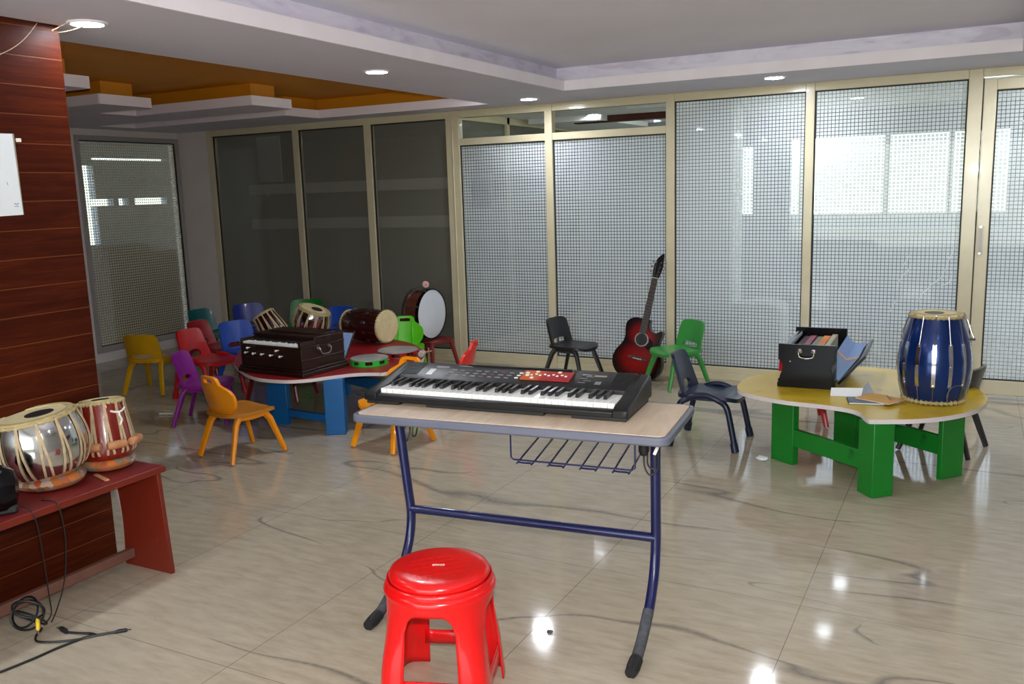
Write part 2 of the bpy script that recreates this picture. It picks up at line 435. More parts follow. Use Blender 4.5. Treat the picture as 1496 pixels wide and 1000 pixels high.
# lower false ceiling: one plate level at 2.19 with two openings; tabs run into the orange one
m = MB(); z0, z1 = ZC, ZC+.068
def sl(x0, y0, x1, y1): m.span((x0, y0, z0), (x1, y1, z1))
sl(-3.5, YB, -2.64, 6.38); sl(-2.64, 5.93, XR, 6.38); sl(.19, YB, XR, 5.93); sl(-2.64, YB, .19, -1.6)
sl(-7.55, 6.38, XR, YW+.03)
sl(-7.55, YB, -7.06, 6.38)
sl(-7.06, 4.33, -6.05, 5.55)
sl(-7.06, 2.75, -4.79, 3.73); sl(-6.05, 4.33, -5.47, 4.77); sl(-6.05, 5.12, -4.81, 5.55); sl(-7.06, 5.95, -5.23, 6.38)
struct(m.build('ceiling', [M['slab']], smooth=False))
m = MB().span((-3.9, YB, 2.36), (XR, 6.1, 2.44))
struct(m.build('ceiling', M['upper'], smooth=False))
m = MB().span((-7.55, YB, 2.36), (-3.5, YW+.03, 2.44))
struct(m.build('ceiling', M['orange'], smooth=False))
# white painted fascias on the edges of the plate
m = MB(); e = .006
def fx(x0, x1, y): m.span((x0, y-e, z0-.001), (x1, y+e, z1+.001))
def fy(x, y0, y1): m.span((x-e, y0, z0-.001), (x+e, y1, z1+.001))
fy(-2.64, -1.6, 5.93); fx(-2.64, .19, 5.93); fy(.19, -1.6, 5.93); fx(-2.64, .19, -1.6)
struct(m.build('trim_1', M['white'], smooth=False))
m = MB()
fy(-4.79, 2.75, 3.73); fx(-7.06, -4.79, 3.73); fx(-7.06, -5.47, 4.33); fy(-5.47, 4.33, 4.77); fx(-6.05, -5.47, 4.77); fy(-6.05, 4.77, 5.12)
fx(-6.05, -4.81, 5.12); fy(-4.81, 5.12, 5.55); fx(-7.06, -4.81, 5.55); fy(-7.06, 5.55, 5.95); fx(-7.06, -5.23, 5.95); fy(-5.23, 5.95, 6.38); fx(-5.23, -3.5, 6.38); fy(-7.06, 3.73, 4.33); fx(-7.06, -4.79, 2.75)
struct(m.build('trim_2', M['white'], smooth=False))
# lavender upstand set back above the ledge
m = MB(); zt0, zt1 = z1, 2.362; g = .1
m.span((-2.64-g-.02, -1.6-g, zt0), (-2.64-g, 5.93+g, zt1)); m.span((-2.64-g, 5.93+g, zt0), (.19+g, 5.93+g+.02, zt1)); m.span((.19+g, -1.6-g, zt0), (.19+g+.02, 5.93+g, zt1)); m.span((-2.64-g, -1.6-g-.02, zt0), (.19+g, -1.6-g, zt1))
struct(m.build('trim_3', M['lavender'], smooth=False))
# orange upstands set back above the tabs
m = MB(); g = .085
for x0, y0, x1, y1 in ((-7.2, 2.75+g, -4.79-g, 3.73-g), (-7.2, 4.33+g, -5.47-g, 4.77-g), (-7.2, 4.6, -6.05-g, 5.3), (-6.3, 5.12+g, -4.81-g, 5.55-g), (-7.2, 5.3, -6.2, 5.55-g), (-7.2, 5.95+g, -5.23-g, 6.45), (-5.5, 6.38+g, -3.5, 6.56)):
    m.span((x0, y0, z1), (x1, y1, 2.362))
struct(m.build('trim_4', M['orange'], smooth=False))
# walls
struct(MB().span((-3.62, YB, 0), (-3.21, 2.39, ZC+.15)).build('wall_left', M['planks'], smooth=False))
m = MB(); m.span((XL-.15, YB, 0), (XL, 5.50, 2.4)); m.span((XL-.15, 6.70, 0), (XL, YW+.08, 2.4)); m.span((XL-.15, 5.5, 2.13), (XL, 6.7, 2.4)); m.span((XL-.15, 5.5, -.0), (XL, 6.7, .09))
struct(m.build('wall_far_left', M['wallgrey'], smooth=False))
struct(MB().span((XR, YB, 0), (XR+.12, YW+.05, 2.45)).build('wall_right', M['plaster'], smooth=False))
m = MB(); m.span((-7.5, YB-.12, 0), (-3.0, YB, 2.45)); m.span((-3.0, YB-.12, 0), (XR+.12, YB, .35)); m.span((-3.0, YB-.12, 2.1), (XR+.12, YB, 2.45)); m.span((1.5, YB-.12, .35), (XR+.12, YB, 2.1))  # unseen wall; wide opening added so daylight brightens the ceiling
struct(m.build('wall_rear', M['plaster'], smooth=False))
struct(MB().span((-7.35, YW-.03, 0), (-6.935, YW+.07, ZC)).build('wall_corner', M['wallgrey'], smooth=False))
# aluminium framework of the glass wall
FY0, FY1 = YW-.03, YW+.03
m = MB()
posts = [(-6.935, -6.865), (-5.82, -5.753), (-4.98, -4.908), (-4.107, -3.976), (-3.163, -3.096), (-2.138, -2.071), (-1.112, -1.051), (-.087, -.003)]
for a, b in posts: m.span((a, FY0-.004, 0), (b, FY1+.004, ZC))
m.span((-4.043, FY0-.012, 0), (-4.037, FY0, ZC-.05))
for k in range(len(posts)-1):
    a, b = posts[k][1], posts[k+1][0]
    m.span((a, FY0, 2.13), (b, FY1, ZC)); m.span((a, FY0, 0), (b, FY1, .052)); m.span((a, FY0+.006, .052), (b, FY1, .105))
m.span((-3.976, FY0, 1.898), (-3.163, FY1, 1.956)); m.span((-3.096, FY0, 1.898), (-2.138, FY1, 1.956))
m.span((-.003, FY0, 2.135), (1.72, FY1, ZC)); m.span((1.62, FY0, 0), (1.72, FY1, ZC))
struct(m.build('wall_back', M['alu'], bevel=.004))
wn = [0]
def pane(x0, x1, za, zb, mat, gask=True, parent=None):
    m = MB(); m.mi = 1; m.span((x0-.004, YW-.003, za-.004), (x1+.004, YW+.003, zb+.004))
    m.bm.faces.ensure_lookup_table()
    for fc in m.bm.faces:
        c = fc.calc_center_median()
        if c.y < YW-.0025: fc.material_index = 0
    wn[0] += 1
    o = m.build('window_%d' % wn[0] if parent is None else 'pane', [mat, M['clear']], parent, smooth=False)
    if parent is None: struct(o)
    if gask:
        m = MB(); w = .009
        for q in ((x0, za, x1, za+w), (x0, zb-w, x1, zb), (x0, za, x0+w, zb), (x1-w, za, x1, zb)): m.span((q[0], YW-.016, q[1]), (q[2], YW-.006, q[3]))
        m.build('gasket', M['gasket'], o, smooth=False)
    return o
for k, mat in ((0, 'tint'), (1, 'tint'), (2, 'tint'), (5, 'grid'), (6, 'grid')):
    pane(posts[k][1], posts[k+1][0], .105, 2.13, M[mat])
pn = [o for o in COL.objects if o.name == 'window_5'][0]
for L in ([(-.122, 1.028), (-.144, .963), (-.184, .832)], [(-.145, .813), (-.184, .827), (-.258, .764), (-.315, .686), (-.316, .624)], [(-.127, .861), (-.136, .795), (-.194, .765)], [(-.4, .971), (-.437, .894)], [(-.414, .866), (-.459, .788), (-.47, .73)], [(-.476, .653), (-.512, .564)], [(-.389, .904), (-.412, .837)], [(-.967, 1.485), (-.764, 1.45)], [(-.72, 1.468), (-.54, 1.392)]):
    pp = smoothline([V(x, YW-.0035, z) for x, z in L], 4); k = len(pp)
    MB().tube([p+V(.003*math.sin(i*2.3), 0, .003*math.cos(i*1.7)) for i, p in enumerate(pp)], [.0010+.0022*math.sin(PI*(i+.5)/k) for i in range(k)], 6, flat=1).build('film_crease_glare', M['crease_glare'], pn)  # white threads paint the glare along real folds in the film
for k in (3, 4):
    pane(posts[k][1], posts[k+1][0], .105, 1.898, M['grid']); pane(posts[k][1], posts[k+1][0], 1.956, 2.13, M['clear'], False)
# swing door at the right
d0, d1 = .004, 1.60
m = MB(); m.span((d0, FY0, .03), (d0+.075, FY1, 2.12)); m.span((d1-.075, FY0, .03), (d1, FY1, 2.12)); m.span((d0+.075, FY0, 2.05), (d1-.075, FY1, 2.12)); m.span((d0+.075, FY0, .03), (d1-.075, FY1, .13))
door = struct(m.build('door_1', M['alu'], bevel=.004))
pane(d0+.075, d1-.075, .13, 2.05, M['grid'], True, door)
MB().span((-.0028, FY0+.012, .02), (.0035, FY1-.012, 2.13)).build('door_seal', M['gasket'], door, smooth=False)
m = MB(); m.span((.013, FY0-.008, .985), (.048, FY0-.001, 1.175)); h = m.build('door_handle', M['alu'], door, bevel=.003)
MB().span((.019, FY0-.0095, 1.0), (.042, FY0-.0075, 1.16)).build('recess', M['alugrey'], h, smooth=False)
m = MB(); 
for z in (.992, 1.168): m.cyl((.03, FY0-.013, z), (.03, FY0-.004, z), .008, n=12)
m.build('screw', M['chrome'], h)
# frosted panel in the far left wall
m = MB(); 
for q in ((5.50, .09, 5.545, 2.13), (6.655, .09, 6.70, 2.13), (5.545, 2.085, 6.655, 2.13), (5.545, .09, 6.655, .15)): m.span((XL-.05, q[0], q[1]), (XL+.012, q[2], q[3]))
wf = m.build('window_frame', M['alugrey'], bevel=.004)
m = MB(); m.mi = 1; m.span((XL-.023, 5.541, .146), (XL-.017, 6.659, 2.089))
for fc in m.bm.faces:
    if fc.calc_center_median().x > XL-.018: fc.material_index = 0
w = struct(m.build('window_8', [M['grid_warm'], M['clear']], smooth=False)); wf.parent = w
m = MB(); q_ = .009
for q in ((5.545, .15, 5.545+q_, 2.085), (6.655-q_, .15, 6.655, 2.085), (5.545, 2.085-q_, 6.655, 2.085), (5.545, .15, 6.655, .15+q_)): m.span((XL-.014, q[0], q[1]), (XL-.002, q[2], q[3]))
m.build('gasket', M['gasket'], w, smooth=False)

# ---- beyond the glass: corridor on the right, a store room behind the dark panes, an outer gallery at the far left
struct(MB().span((-4.2, YW+.03, ZC), (5.5, 10.9, ZC+.1)).build('ceiling', M['corr_white'], smooth=False))
m = MB()   # outer corridor wall with a long window and narrow slots
Yo = 9.5
def wl(x0, x1, za, zb): m.span((x0, Yo, za), (x1, Yo+.12, zb))
wl(-4.2, 5.5, 1.93, ZC); wl(-4.2, -2.86, 0, 1.93); wl(-2.86, 5.5, 0, 1.0); wl(-2.77, -2.27, 1.0, 1.93); wl(-2.86, -2.77, 1.72, 1.93); wl(-2.86, -2.77, 1.36, 1.46); wl(-2.27, -2.09, 1.88, 1.93); wl(-2.27, -2.09, 1.0, 1.18); wl(-2.09, -1.72, 1.0, 1.93); wl(.24, 5.5, 1.0, 1.93)
struct(m.build('wall_corridor', M['corr_wall'], smooth=False))
m = MB()
for x in (-1.60, -.80, -.24): m.span((x-.022, Yo-.01, 1.15), (x+.022, Yo+.06, 1.93))
m.span((-1.72, Yo-.01, 1.13), (.24, Yo+.06, 1.17)); m.span((-1.72, Yo-.03, 1.0), (.24, Yo+.0, 1.02))
struct(m.build('trim_5', M['corr_white'], smooth=False))
struct(MB().span((-1.72, Yo+.02, 1.02), (.24, Yo+.05, 1.13)).build('trim_6', M['ledge'], smooth=False))
struct(MB().span((-2.37, 7.75, 0), (-1.88, 8.15, ZC)).build('pillar', M['corr_white'], bevel=.01))
m = MB(); pts = smoothline([(-2.0, .0), (-1.98, .30), (-1.86, .47), (-1.62, .535), (-1.40, .52), (-1.36, .40), (-1.36, 0)], 5)
m.prism([(p[0], p[1]) for p in pts], 7.25, 7.62, lambda x, y, z: V(x, z, y))
tag(m.build('storage_bin', M['corr_white'], bevel=.02), 'low pale rounded bin seen through the frosted glass beside the corridor pillar', 'bin')
# partition between corridor and store room, in line with the wide post
m = MB()
for y0, y1 in ((YW+.04, YW+.08), (7.66, 7.72), (8.66, 8.72), (9.44, 9.5)): m.span((-4.07, y0, 0), (-4.01, y1, ZC))
m.span((-4.07, YW+.08, 2.125), (-4.01, 9.44, ZC)); m.span((-4.07, YW+.08, 0), (-4.01, 9.44, .1))
struct(m.build('wall_partition', M['alu'], bevel=.004))
for k, (y0, y1) in enumerate(((YW+.08, 7.66), (7.72, 8.66), (8.72, 9.44))):
    struct(MB().span((-4.043, y0, .1), (-4.037, y1, 2.125)).build('window_%d' % (20+k), M['tint'], smooth=False))
m = MB(); m.span((-3.55, 8.2, 2.13), (-1.9, 8.32, ZC)); struct(m.build('trim_7', M['planks'], smooth=False))
m = MB(); m.span((-3.95, 8.0, 2.14), (-3.2, 9.4, ZC)); m.span((-2.62, 7.15, 2.14), (-2.15, 7.6, ZC)); struct(m.build('trim_8', M['corr_white'], smooth=False))
struct(MB().span((-7.5, 9.4, 0), (-4.07, 9.5, 2.4)).build('wall_store', M['plaster'], smooth=False))
struct(MB().span((-7.5, YW+.08, ZC), (-4.07, 9.5, ZC+.1)).build('ceiling', M['corr_white'], smooth=False))
struct(MB().span((-7.5, YW+.08, 0), (-7.35, 9.5, 2.4)).build('wall_store', M['plaster'], smooth=False))
for z, lab in ((1.64, 'upper of two pale shelf boards behind the dark panes'), (1.295, 'lower of two pale shelf boards behind the dark panes')):
    m = MB(); m.span((-6.6, YW+.16, z-.10), (-4.15, YW+.40, z)); 
    o = m.build('shelf_board', M['corr_white'], smooth=False, bevel=.004); tag(o, lab, 'shelf', 'shelf boards behind the dark panes')
    MB().span((-6.6, YW+.4, z-.12), (-6.57, YW+.43, z)).build('bracket', M['corr_white'], o, smooth=False)
tag(MB().span((-6.36, YW+.06, 1.66), (-6.06, YW+.066, 2.10)).build('paper_sheet', M['paper'], smooth=False), 'pale sheet stuck behind the leftmost dark pane, near its top', 'paper')
tag(MB().span((-3.88, YW+.008, 1.368), (-3.68, YW+.010, 1.65)).build('paper_sheet', M['paper'], smooth=False), 'plain white sheet stuck behind the frosted pane nearest the bass drum', 'paper')
# gallery beyond the far left panel
m = MB(); XG = -8.6
for y0, y1, za, zb in ((4.3, 6.50, 0, 2.4), (6.63, 10.5, 2.0, 2.4), (6.50, 6.63, 1.92, 2.4), (6.50, 6.63, 0, 1.05), (6.63, 10.5, 1.55, 1.975), (6.63, 10.5, 0, 1.475), (6.85, 6.92, 1.475, 1.55), (7.05, 7.14, 1.475, 1.55), (7.6, 10.5, 1.475, 1.55), (7.65, 10.5, 1.975, 2.0)):
    if zb > za: m.span((XG-.1, y0, za), (XG, y1, zb))
struct(m.build('wall_gallery', M['corr_wall'], smooth=False))
m = MB(); m.span((-8.35, 6.35, 0), (-8.15, 7.7, .95)); m.span((-8.35, 6.35, .95), (-8.15, 6.9, 1.05))
tag(m.build('cabinet', M['corr_dark'], bevel=.01), 'dark low cabinet seen blurred through the far left frosted panel', 'cabinet')
struct(MB().span((-8.9, 4.3, 2.35), (-7.5, 10.5, 2.45)).build('ceiling', M['corr_white'], smooth=False))

M['amberseat'] = worn('soiled_amber_plastic', rgb(190, 122, 30), rgb(168, 112, 44), .5, .56, 14)
# ------------------------------------------------------------------ children's plastic chairs
def chair(name, mat, style, x, y, rz, label, s=1.0, seat_mat=None):
    seat_mat = M[seat_mat] if seat_mat else None
    t = thing(name, label, 'chair', (x, y, 0), rz, 'small plastic chairs'); t.scale = (s, s, s)
    mt = M[mat]
    # seat
    def sf(u, v, w):
        r2 = (u/.165)**2+(v/.16)**2
        return V(u+.008, v, .262+.010*min(r2, 1.4)-.020*max(0, (u-.10)/.07)**2+w)
    MB().plate(superell(44, .168, .16, 4), None, 5, .022, sf).build('seat', seat_mat or mt, t, ang=50)
    if style == 'tube': lean, H, cw = .30, .238, 1.2
    else: lean, H, cw = .26, .235, 1.6
    def bf(u, v, w): return V(-.128-lean*v-.6*max(0, .05-v)*0+cw*u*u+w, u, .262+v)
    if style == 'handle':
        half = [(.0, .0), (.07, .0), (.105, .022), (.138, .06), (.152, .105), (.146, .150), (.118, .178), (.088, .186), (.080, .205), (.074, .232), (.052, .246), (.0, .248)]
        pts = [(a, b) for a, b in half]+[(-a, b) for a, b in half[-2:0:-1]]
        pts = smoothloop(pts, 3)
        n = len(pts); inner = []
        for a, b in pts:
            th = math.atan2(b-.13, a); inner.append((.042*math.copysign(min(1, abs(math.cos(th))*1.3), math.cos(th)), .217+.013*math.copysign(min(1, abs(math.sin(th))*1.3), math.sin(th))))
        bk = MB().plate(pts, inner, 6, .02, bf).build('backrest', mt, t, ang=50)
        m = MB()
        for u in (-.058, .058): m.tube([bf(u, v, .009) for v in (.005, .05, .1, .15, .19)], [.007]*5, 6)
        m.build('rib', mt, bk)
    else:
        a = .150 if style == 'slot' else .140
        pts = []
        for u, v in superell(56, 1, 1, 6 if style == 'slot' else 7):
            tp = 1-.07*(v+1)/2 if style == 'slot' else 1-.20*((v+1)/2)
            pts.append((u*a*tp, (v+1)/2*H-.008))
        if style == 'slot': inner = [(u*.088, .046+v*.019) for u, v in superell(56, 1, 1, 3.2)]
        else: inner = [(u*.062, .050+v*.030) for u, v in superell(56, 1, 1, 2.6)]
        MB().plate(pts, inner, 6, .018, bf).build('backrest', mt, t, ang=50)
    for sx in (-1, 1):
        for sy in (-1, 1):
            m = MB()
            if style == 'tube':
                m.tube(smoothline([(sx*.085, sy*.150, .264), (sx*.118, sy*.156, .245), (sx*.140, sy*.160, .19), (sx*.178, sy*.172, .010)], 4), .0165, 10)
                lg = m.build('leg', mt, t)
                MB().cyl((sx*.169, sy*.1695, .05), (sx*.179, sy*.1725, .003), .0205, .0215, 12).build('foot_cap', mt, lg)
            else:
                m.tube([(sx*.085, sy*.118, .258), (sx*.115, sy*.130, .215), (sx*.182, sy*.166, .008)], [.027, .0235, .0185], 8, flat=.72, up=(sx*.2, sy, 0))
                m.build('leg', mt, t)
    for sy in (-1, 1):
        m = MB()
        if style == 'tube': m.tube(smoothline([(-.09, sy*.151, .262), (-.04, sy*.151, .285), (.03, sy*.151, .288), (.09, sy*.151, .262)], 5), .0165, 10)
        else: m.tube([(-.10, sy*.120, .252), (0, sy*.124, .246), (.10, sy*.120, .252)], .017, 8, flat=1.0)
        m.build('side_rail', mt, t)
    return t
CH = [
 ('amber', 'handle', -3.814, 3.758, 78, 'amber yellow plastic chair with handle hole, standing alone before the blue-legged table', 1.0, 'amberseat'),
 ('purple', 'slot', -4.62, 4.26, 28, 'purple plastic chair side on, just left of the amber chair', 1.0),
 ('yellow', 'slot', -5.78, 4.82, 108, 'dull yellow plastic chair with slotted back, leftmost chair near the wooden wall', 1.0),
 ('red', 'tube', -5.22, 4.86, 0, 'red plastic chair with slotted back and thick tube legs, behind the purple chair', 1.05),
 ('dred', 'tube', -5.68, 5.38, 2, 'dark red plastic chair behind the red one, before the teal one', 1.0),
 ('teal', 'slot', -6.25, 5.92, 0, 'dark teal plastic chair, farthest back by the white corner pillar', 1.02),
 ('blue', 'slot', -5.23, 5.29, -14, 'mid blue plastic chair at the left end of the red table, left of the harmonium', 1.05),
 ('dblue', 'slot', -6.02, 6.22, -25, 'deep blue plastic chair behind the mid blue one, near the dark panes', 1.05),
 ('dgreen', 'slot', -5.62, 6.46, -60, 'dark green plastic chair by the dark panes, behind the small wooden tabla', 1.08),
 ('blue', 'slot', -5.18, 6.36, -80, 'blue plastic chair by the dark panes, hidden behind the tilted silver drum', 1.0),
 ('amber', 'handle', -3.08, 4.27, 261, 'amber yellow plastic chair at the right of the red table, partly behind the keyboard desk', 1.0),
 ('lime', 'handle', -4.05, 5.83, 300, 'lime green plastic chair with handle hole, before the white bass drum', 1.0),
 ('brightred', 'handle', -3.16, 5.08, 195, 'bright red plastic chair whose back peeks above the electronic keyboard', 1.0),
 ('blackchair', 'slot', -2.80, 6.36, -8, 'black plastic chair by the frosted glass, left of the guitar', 1.0),
 ('greenchair', 'slot', -1.96, 6.40, 232, 'green plastic chair by the frosted glass, right of the guitar', 1.0),
 ('navychair', 'tube', -1.335, 5.03, 0, 'navy blue plastic chair with tube legs between the desk and the yellow table', 1.08),
 ('blackchair', 'slot', -.105, 5.34, 165, 'black plastic chair tucked behind the yellow table, right of the blue drum', 1.0),
 ('red', 'slot', -.93, 5.66, -75, 'red plastic chair behind the black harmonium, only its legs showing under the yellow table', .86),
]
for c in CH: chair('plastic_chair', *c)

# small red stool carrying the bass drum
def low_stool(label, x, y, rz, s_=1.0):
    t = thing('plastic_stool', label, 'stool', (x, y, 0), rz); t.scale = (s_, s_, s_)
    MB().plate(superell(40, .20, .15, 5), None, 4, .022, lambda u, v, w: V(u, v, .259+w)).build('seat', M['stoolred'], t)
    for sx in (-1, 1):
        for sy in (-1, 1):
            MB().tube([(sx*.15, sy*.11, .255), (sx*.165, sy*.12, .22), (sx*.21, sy*.155, .006)], [.022, .02, .016], 8).build('leg', M['stoolred'], t)
low_stool('dark red low stool under the bass drum', -4.13, 6.31, -14)
low_stool('dark red low stool pushed under the red table behind its blue legs', -4.63, 5.02, 12)

# ------------------------------------------------------------------ red stool in front
def red_stool():
    t = thing('plastic_stool', 'bright red round plastic stool with four arched legs in front of the desk', 'stool', (-1.365, 2.085, 0), 0)
    H, A, ZS = .385, .172, .318
    def pos(k, u, z):
        th = R(-26+45)+k*PI/2+u*PI/4
        q = 1-z/H; r1 = .158+.010*(1-((z-.30)/.085)**2 if z > .215 else 0)
        a = th-(R(-26)+0)-0
        c, s_ = abs(math.cos(a-R(0))), abs(math.sin(a))
        sq = 1/((c**7+s_**7)**(1/7))
        w = min(1, q*1.5); w = w*w*(3-2*w)
        rc = .158+.006*math.sin(min(1, q*3)*PI/2); A2 = .136+.030*q
        # square with its corners on the diagonals of the leg directions
        ca = th-R(-26+45); ca = (ca+PI/4) % (PI/2)-PI/4
        sqr = A2/max(.5, (abs(math.cos(ca))**8+abs(math.sin(ca))**8)**(1/8))
        rad = rc*(1-w)+sqr*w*1.02
        return V(rad*math.cos(th), rad*math.sin(th), z)
    m = MB(); UB = .60
    def ztop(u): 
        e = abs(u)/UB
        return ZS-.055*(1-math.sqrt(max(0, 1-max(0, (e-.45)/.55)**2)))
    for k in range(4):
        for sg in (-1, 1):
            m.grid(lambda a, b: pos(k, sg*(1-(1-UB)*a), (ZS-.055)*b), 5, 10)
            m.grid(lambda a, b: pos(k, sg*(1-(1-UB)*a), ZS-.055+(H-ZS+.055)*b), 5, 6)
        m.grid(lambda a, b: pos(k, -UB+2*UB*a, ztop(-UB+2*UB*a)+(H-ztop(-UB+2*UB*a))*b), 14, 6)
    body = m.build('leg_body', M['redplast'], t, ang=60, merge=.0004, solid=.005)
    for k in range(4): MB().grid(lambda a, b: pos(k, -UB-.1+(2*UB+.2)*a, .070+.05*b)*.975+V(0, 0, .0025), 8, 2).build('cross_band', M['redplast'], body, solid=.004)
    MB().lathe([(0, .408), (.05, .4085), (.110, .409), (.134, .4085), (.146, .404), (.151, .395), (.151, .385), (.147, .376), (.152, .371), (.163, .366), (.168, .356), (.166, .345), (.160, .345), (.13, .36), (0, .37)], 64).build('seat', M['redplast'], t, ang=50)
    m = MB()
    for i in range(-2, 3):
        m.box((i*.026*.8, i*.026*.8, .4092), (.19-abs(i)*.02, .0022, .0014), Matrix.Rotation(R(-45), 3, 'Z'))
        m.box((-i*.026*.8, i*.026*.8, .4092), (.19-abs(i)*.02, .0022, .0014), Matrix.Rotation(R(45), 3, 'Z'))
    m.build('seat_ribs', M['redplast'], t, smooth=False)
    m = MB()
    for i in range(5): m.tube([V(-.017+i*.0075+.003*math.cos(q*PI/3), .001+.004*math.sin(q*PI/3), .4098) for q in range(6)], .0009, 5, True)
    em = m.build('emblem', M['ivory'], t); em.rotation_euler = (0, 0, R(26))
red_stool()

# ------------------------------------------------------------------ school desk with the electronic keyboard
DZ = .745
desk = thing('school_desk', 'navy framed school desk with pale wood top and grey edge, mid room', 'desk', (-1.376, 2.677, 0), 5.3)
def rrect(a, b, r, n=6):
    o = []
    for cx, cy, a0 in ((a-r, b-r, 0), (-a+r, b-r, 90), (-a+r, -b+r, 180), (a-r, -b+r, 270)):
        for k in range(n+1): o.append((cx+r*math.cos(R(a0+90*k/n)), cy+r*math.sin(R(a0+90*k/n))))
    return o
MB().prism(rrect(.548, .210, .025), DZ-.026, DZ+.0006).build('tabletop', M['desklam'], desk, bevel=.001)
outer, inner = rrect(.564, .226, .035), rrect(.548, .210, .025)
MB().plate(outer, inner, 2, .030, lambda u, v, w: V(u, v, DZ-.0152+w)).build('edge_band', M['deskedge'], desk, bevel=.007)
for sx, dxt in ((-1, -.035), (1, 0.0)):
    m = MB(); X = sx*.47
    m.tube(smoothline([(X, -.32, .016), (X, -.27, .020), (X, -.19, .050), (X, -.09, .115), (X, -.02, .20), (X, .010, .30), (X+dxt*.25, .012, .40), (X+dxt*.65, .010, .56), (X+dxt, .008, .715)], 4), .0175, 12)
    lg = m.build('leg', M['navy'], desk)
    m = MB(); m.tube([(X, -.335, .017), (X, -.30, .019), (X, -.262, .024)], [.019, .0225, .0215], 12); m.build('foot_cap', M['blackmat'], lg)
    m = MB(); m.tube(smoothline([(X, -.262, .026), (X, -.19, .054), (X, -.10, .113)], 3), .0182, 10); m.build('scuffed_sleeve', M['dust'], lg)['label'] = 'scuffed grey lower tube'
    m = MB(); m.prism([(0, 0), (sx*-.10, 0), (sx*-.05, -.02), (sx*-.018, -.055), (0, -.07)], -.004, .004, lambda x, y, z: V(X+dxt*.95+x, .008+z, .705+y)); m.build('gusset', M['navy'], desk)
m = MB(); m.tube([(-.475, .011, .325), (.47, .011, .325)], .0165, 10); m.build('crossbar', M['navy'], desk)
m = MB(); m.span((-.50, -.005, .688), (.475, .022, .7165)); m.span((-.50, -.16, .70), (-.47, .18, .7165)); m.span((.44, -.16, .70), (.47, .18, .7165)); m.build('top_rail', M['navy'], desk, bevel=.004)
m = MB(); w = .0032; bx0, bx1, by0, by1, bz = .0, .432, -.115, .135, .598
m.tube([(bx0, by0, .70), (bx0, by0, bz+.008), (bx0+.01, by0, bz), (bx1-.01, by0-.0, bz), (bx1, by0, bz+.008), (bx1, by0, .70)], w, 6)
m.tube([(bx0+.03, by1, .70), (bx0+.03, by1, bz+.03), (bx1-.02, by1, bz+.03), (bx1-.02, by1, .70)], w, 6)
for k in range(4):
    x = .025+k*.112
    m.tube(smoothline([(x, by1, bz+.03), (x, by0+.01, bz-.006), (x+.006, by0-.006, bz-.006), (x+.048, by0-.006, bz-.006), (x+.054, by0+.01, bz-.006), (x+.054, by1, bz+.03)], 3), w, 6)
m.build('wire_basket', M['navy'], desk)

# keyboard (own frame: x along the keys, y towards the back)
kb = thing('electronic_keyboard', 'black electronic piano keyboard with red button panel, lying on the school desk', 'keyboard', (-1.468, 2.592, DZ+.0012), 4.6)
W2 = .500
m = MB()
prof = [(0, .012), (0, .030), (.012, .036), (.030, .037), (.034, .030), (.165, .030), (.168, .066), (.185, .072), (.30, .100), (.318, .096), (.326, .07), (.326, .012)]
m.prism(prof, -W2+.052, W2-.052, lambda x, y, z: V(z, x, y))
for sg in (-1, 1):
    pf = [(0, .012), (0, .036), (.02, .046), (.10, .056), (.165, .070), (.30, .098), (.318, .094), (.326, .07), (.326, .012)]
    rs = []
    for z, ins in ((W2-.052, 0), (W2-.018, 0), (W2-.004, .006), (W2, .02)):
        cy, cz = .16, .04
        rs.append([V(sg*z, cy+(a-cy)*(1-ins*1.6), cz+(b-cz)*(1-ins*8)) for a, b in pf])
    m.rings(rs)
body = m.build('body', M['black'], kb, bevel=.003)
m = MB()
for a, b in ((-W2+.01, -.355), (-.245, .205), (.305, W2-.006)): m.span((a, .006, 0), (b, .30, .0125))
m.build('base', M['blackmat'], kb, bevel=.002)
n, kx0, kw = 36, -.4465, .02481
proto = MB().box((0, .0, 0), (kw-.0012, .128, .018)).build('white_key', M['keywhite'], kb, bevel=.0012)
bproto = MB().prism([(-.042, -.006), (-.036, .0085), (.042, .0105), (.042, -.006)], -.0062, .0062, lambda x, y, z: V(z, x, y)).build('black_key', M['keyblack'], kb, bevel=.0016)
for i in range(n):
    L = (kx0+kw*(i+.5), .099, .043)
    if i == 0: proto.location = L
    else: dup(proto, kb, L)
first = True
for i in range(n-1):
    if i % 7 in (0, 1, 3, 4, 5):
        L = (kx0+kw*(i+1)+(-.002 if i % 7 in (0, 3) else .002 if i % 7 in (1, 5) else 0), .123, .0575)
        if first: bproto.location = L; first = False
        else: dup(bproto, kb, L)
def onpan(x, y, h=.0): return V(x, y, .072+(y-.185)*.2435+h)
tilt = Matrix.Rotation(math.atan(.2435), 3, 'X')
m = MB(); m.box(onpan(0, 0, .0), (.19, .074, .004), tilt); pn = m.build('button_panel', M['panelred'], kb, bevel=.001); pn.location = onpan(.135, .236, .0025)-onpan(0, 0)
m = MB()
for i in range(9): m.box(onpan(-.06+i*.0165, .002+(.004 if i % 2 else -.004), .003), (.009, .007, .003), tilt)
for x, y in ((-.045, .026), (.04, .028), (-.052, -.024), (-.075, -.006), (-.08, .012)): m.box(onpan(x, y, .003), (.013, .011, .003), tilt)
m.build('button', M['ivory'], pn, bevel=.0008)
m = MB()
for i in range(3): m.box(onpan(.022+i*.003, .212+i*.02, .001), (.014, .008, .003), tilt)
m.build('button', M['ivory'], kb, bevel=.0008)
m = MB(); m2 = MB(); m3 = MB()
for i in range(8):
    x = -.255+i*.034
    for j in range(3):
        q = (m if (i*3+j) % 4 else m2)
        q.box(onpan(x+j*.004, .208+j*.021, .0006), (.020-(i % 3)*.003, .0075, .0012), tilt)
m4 = MB()
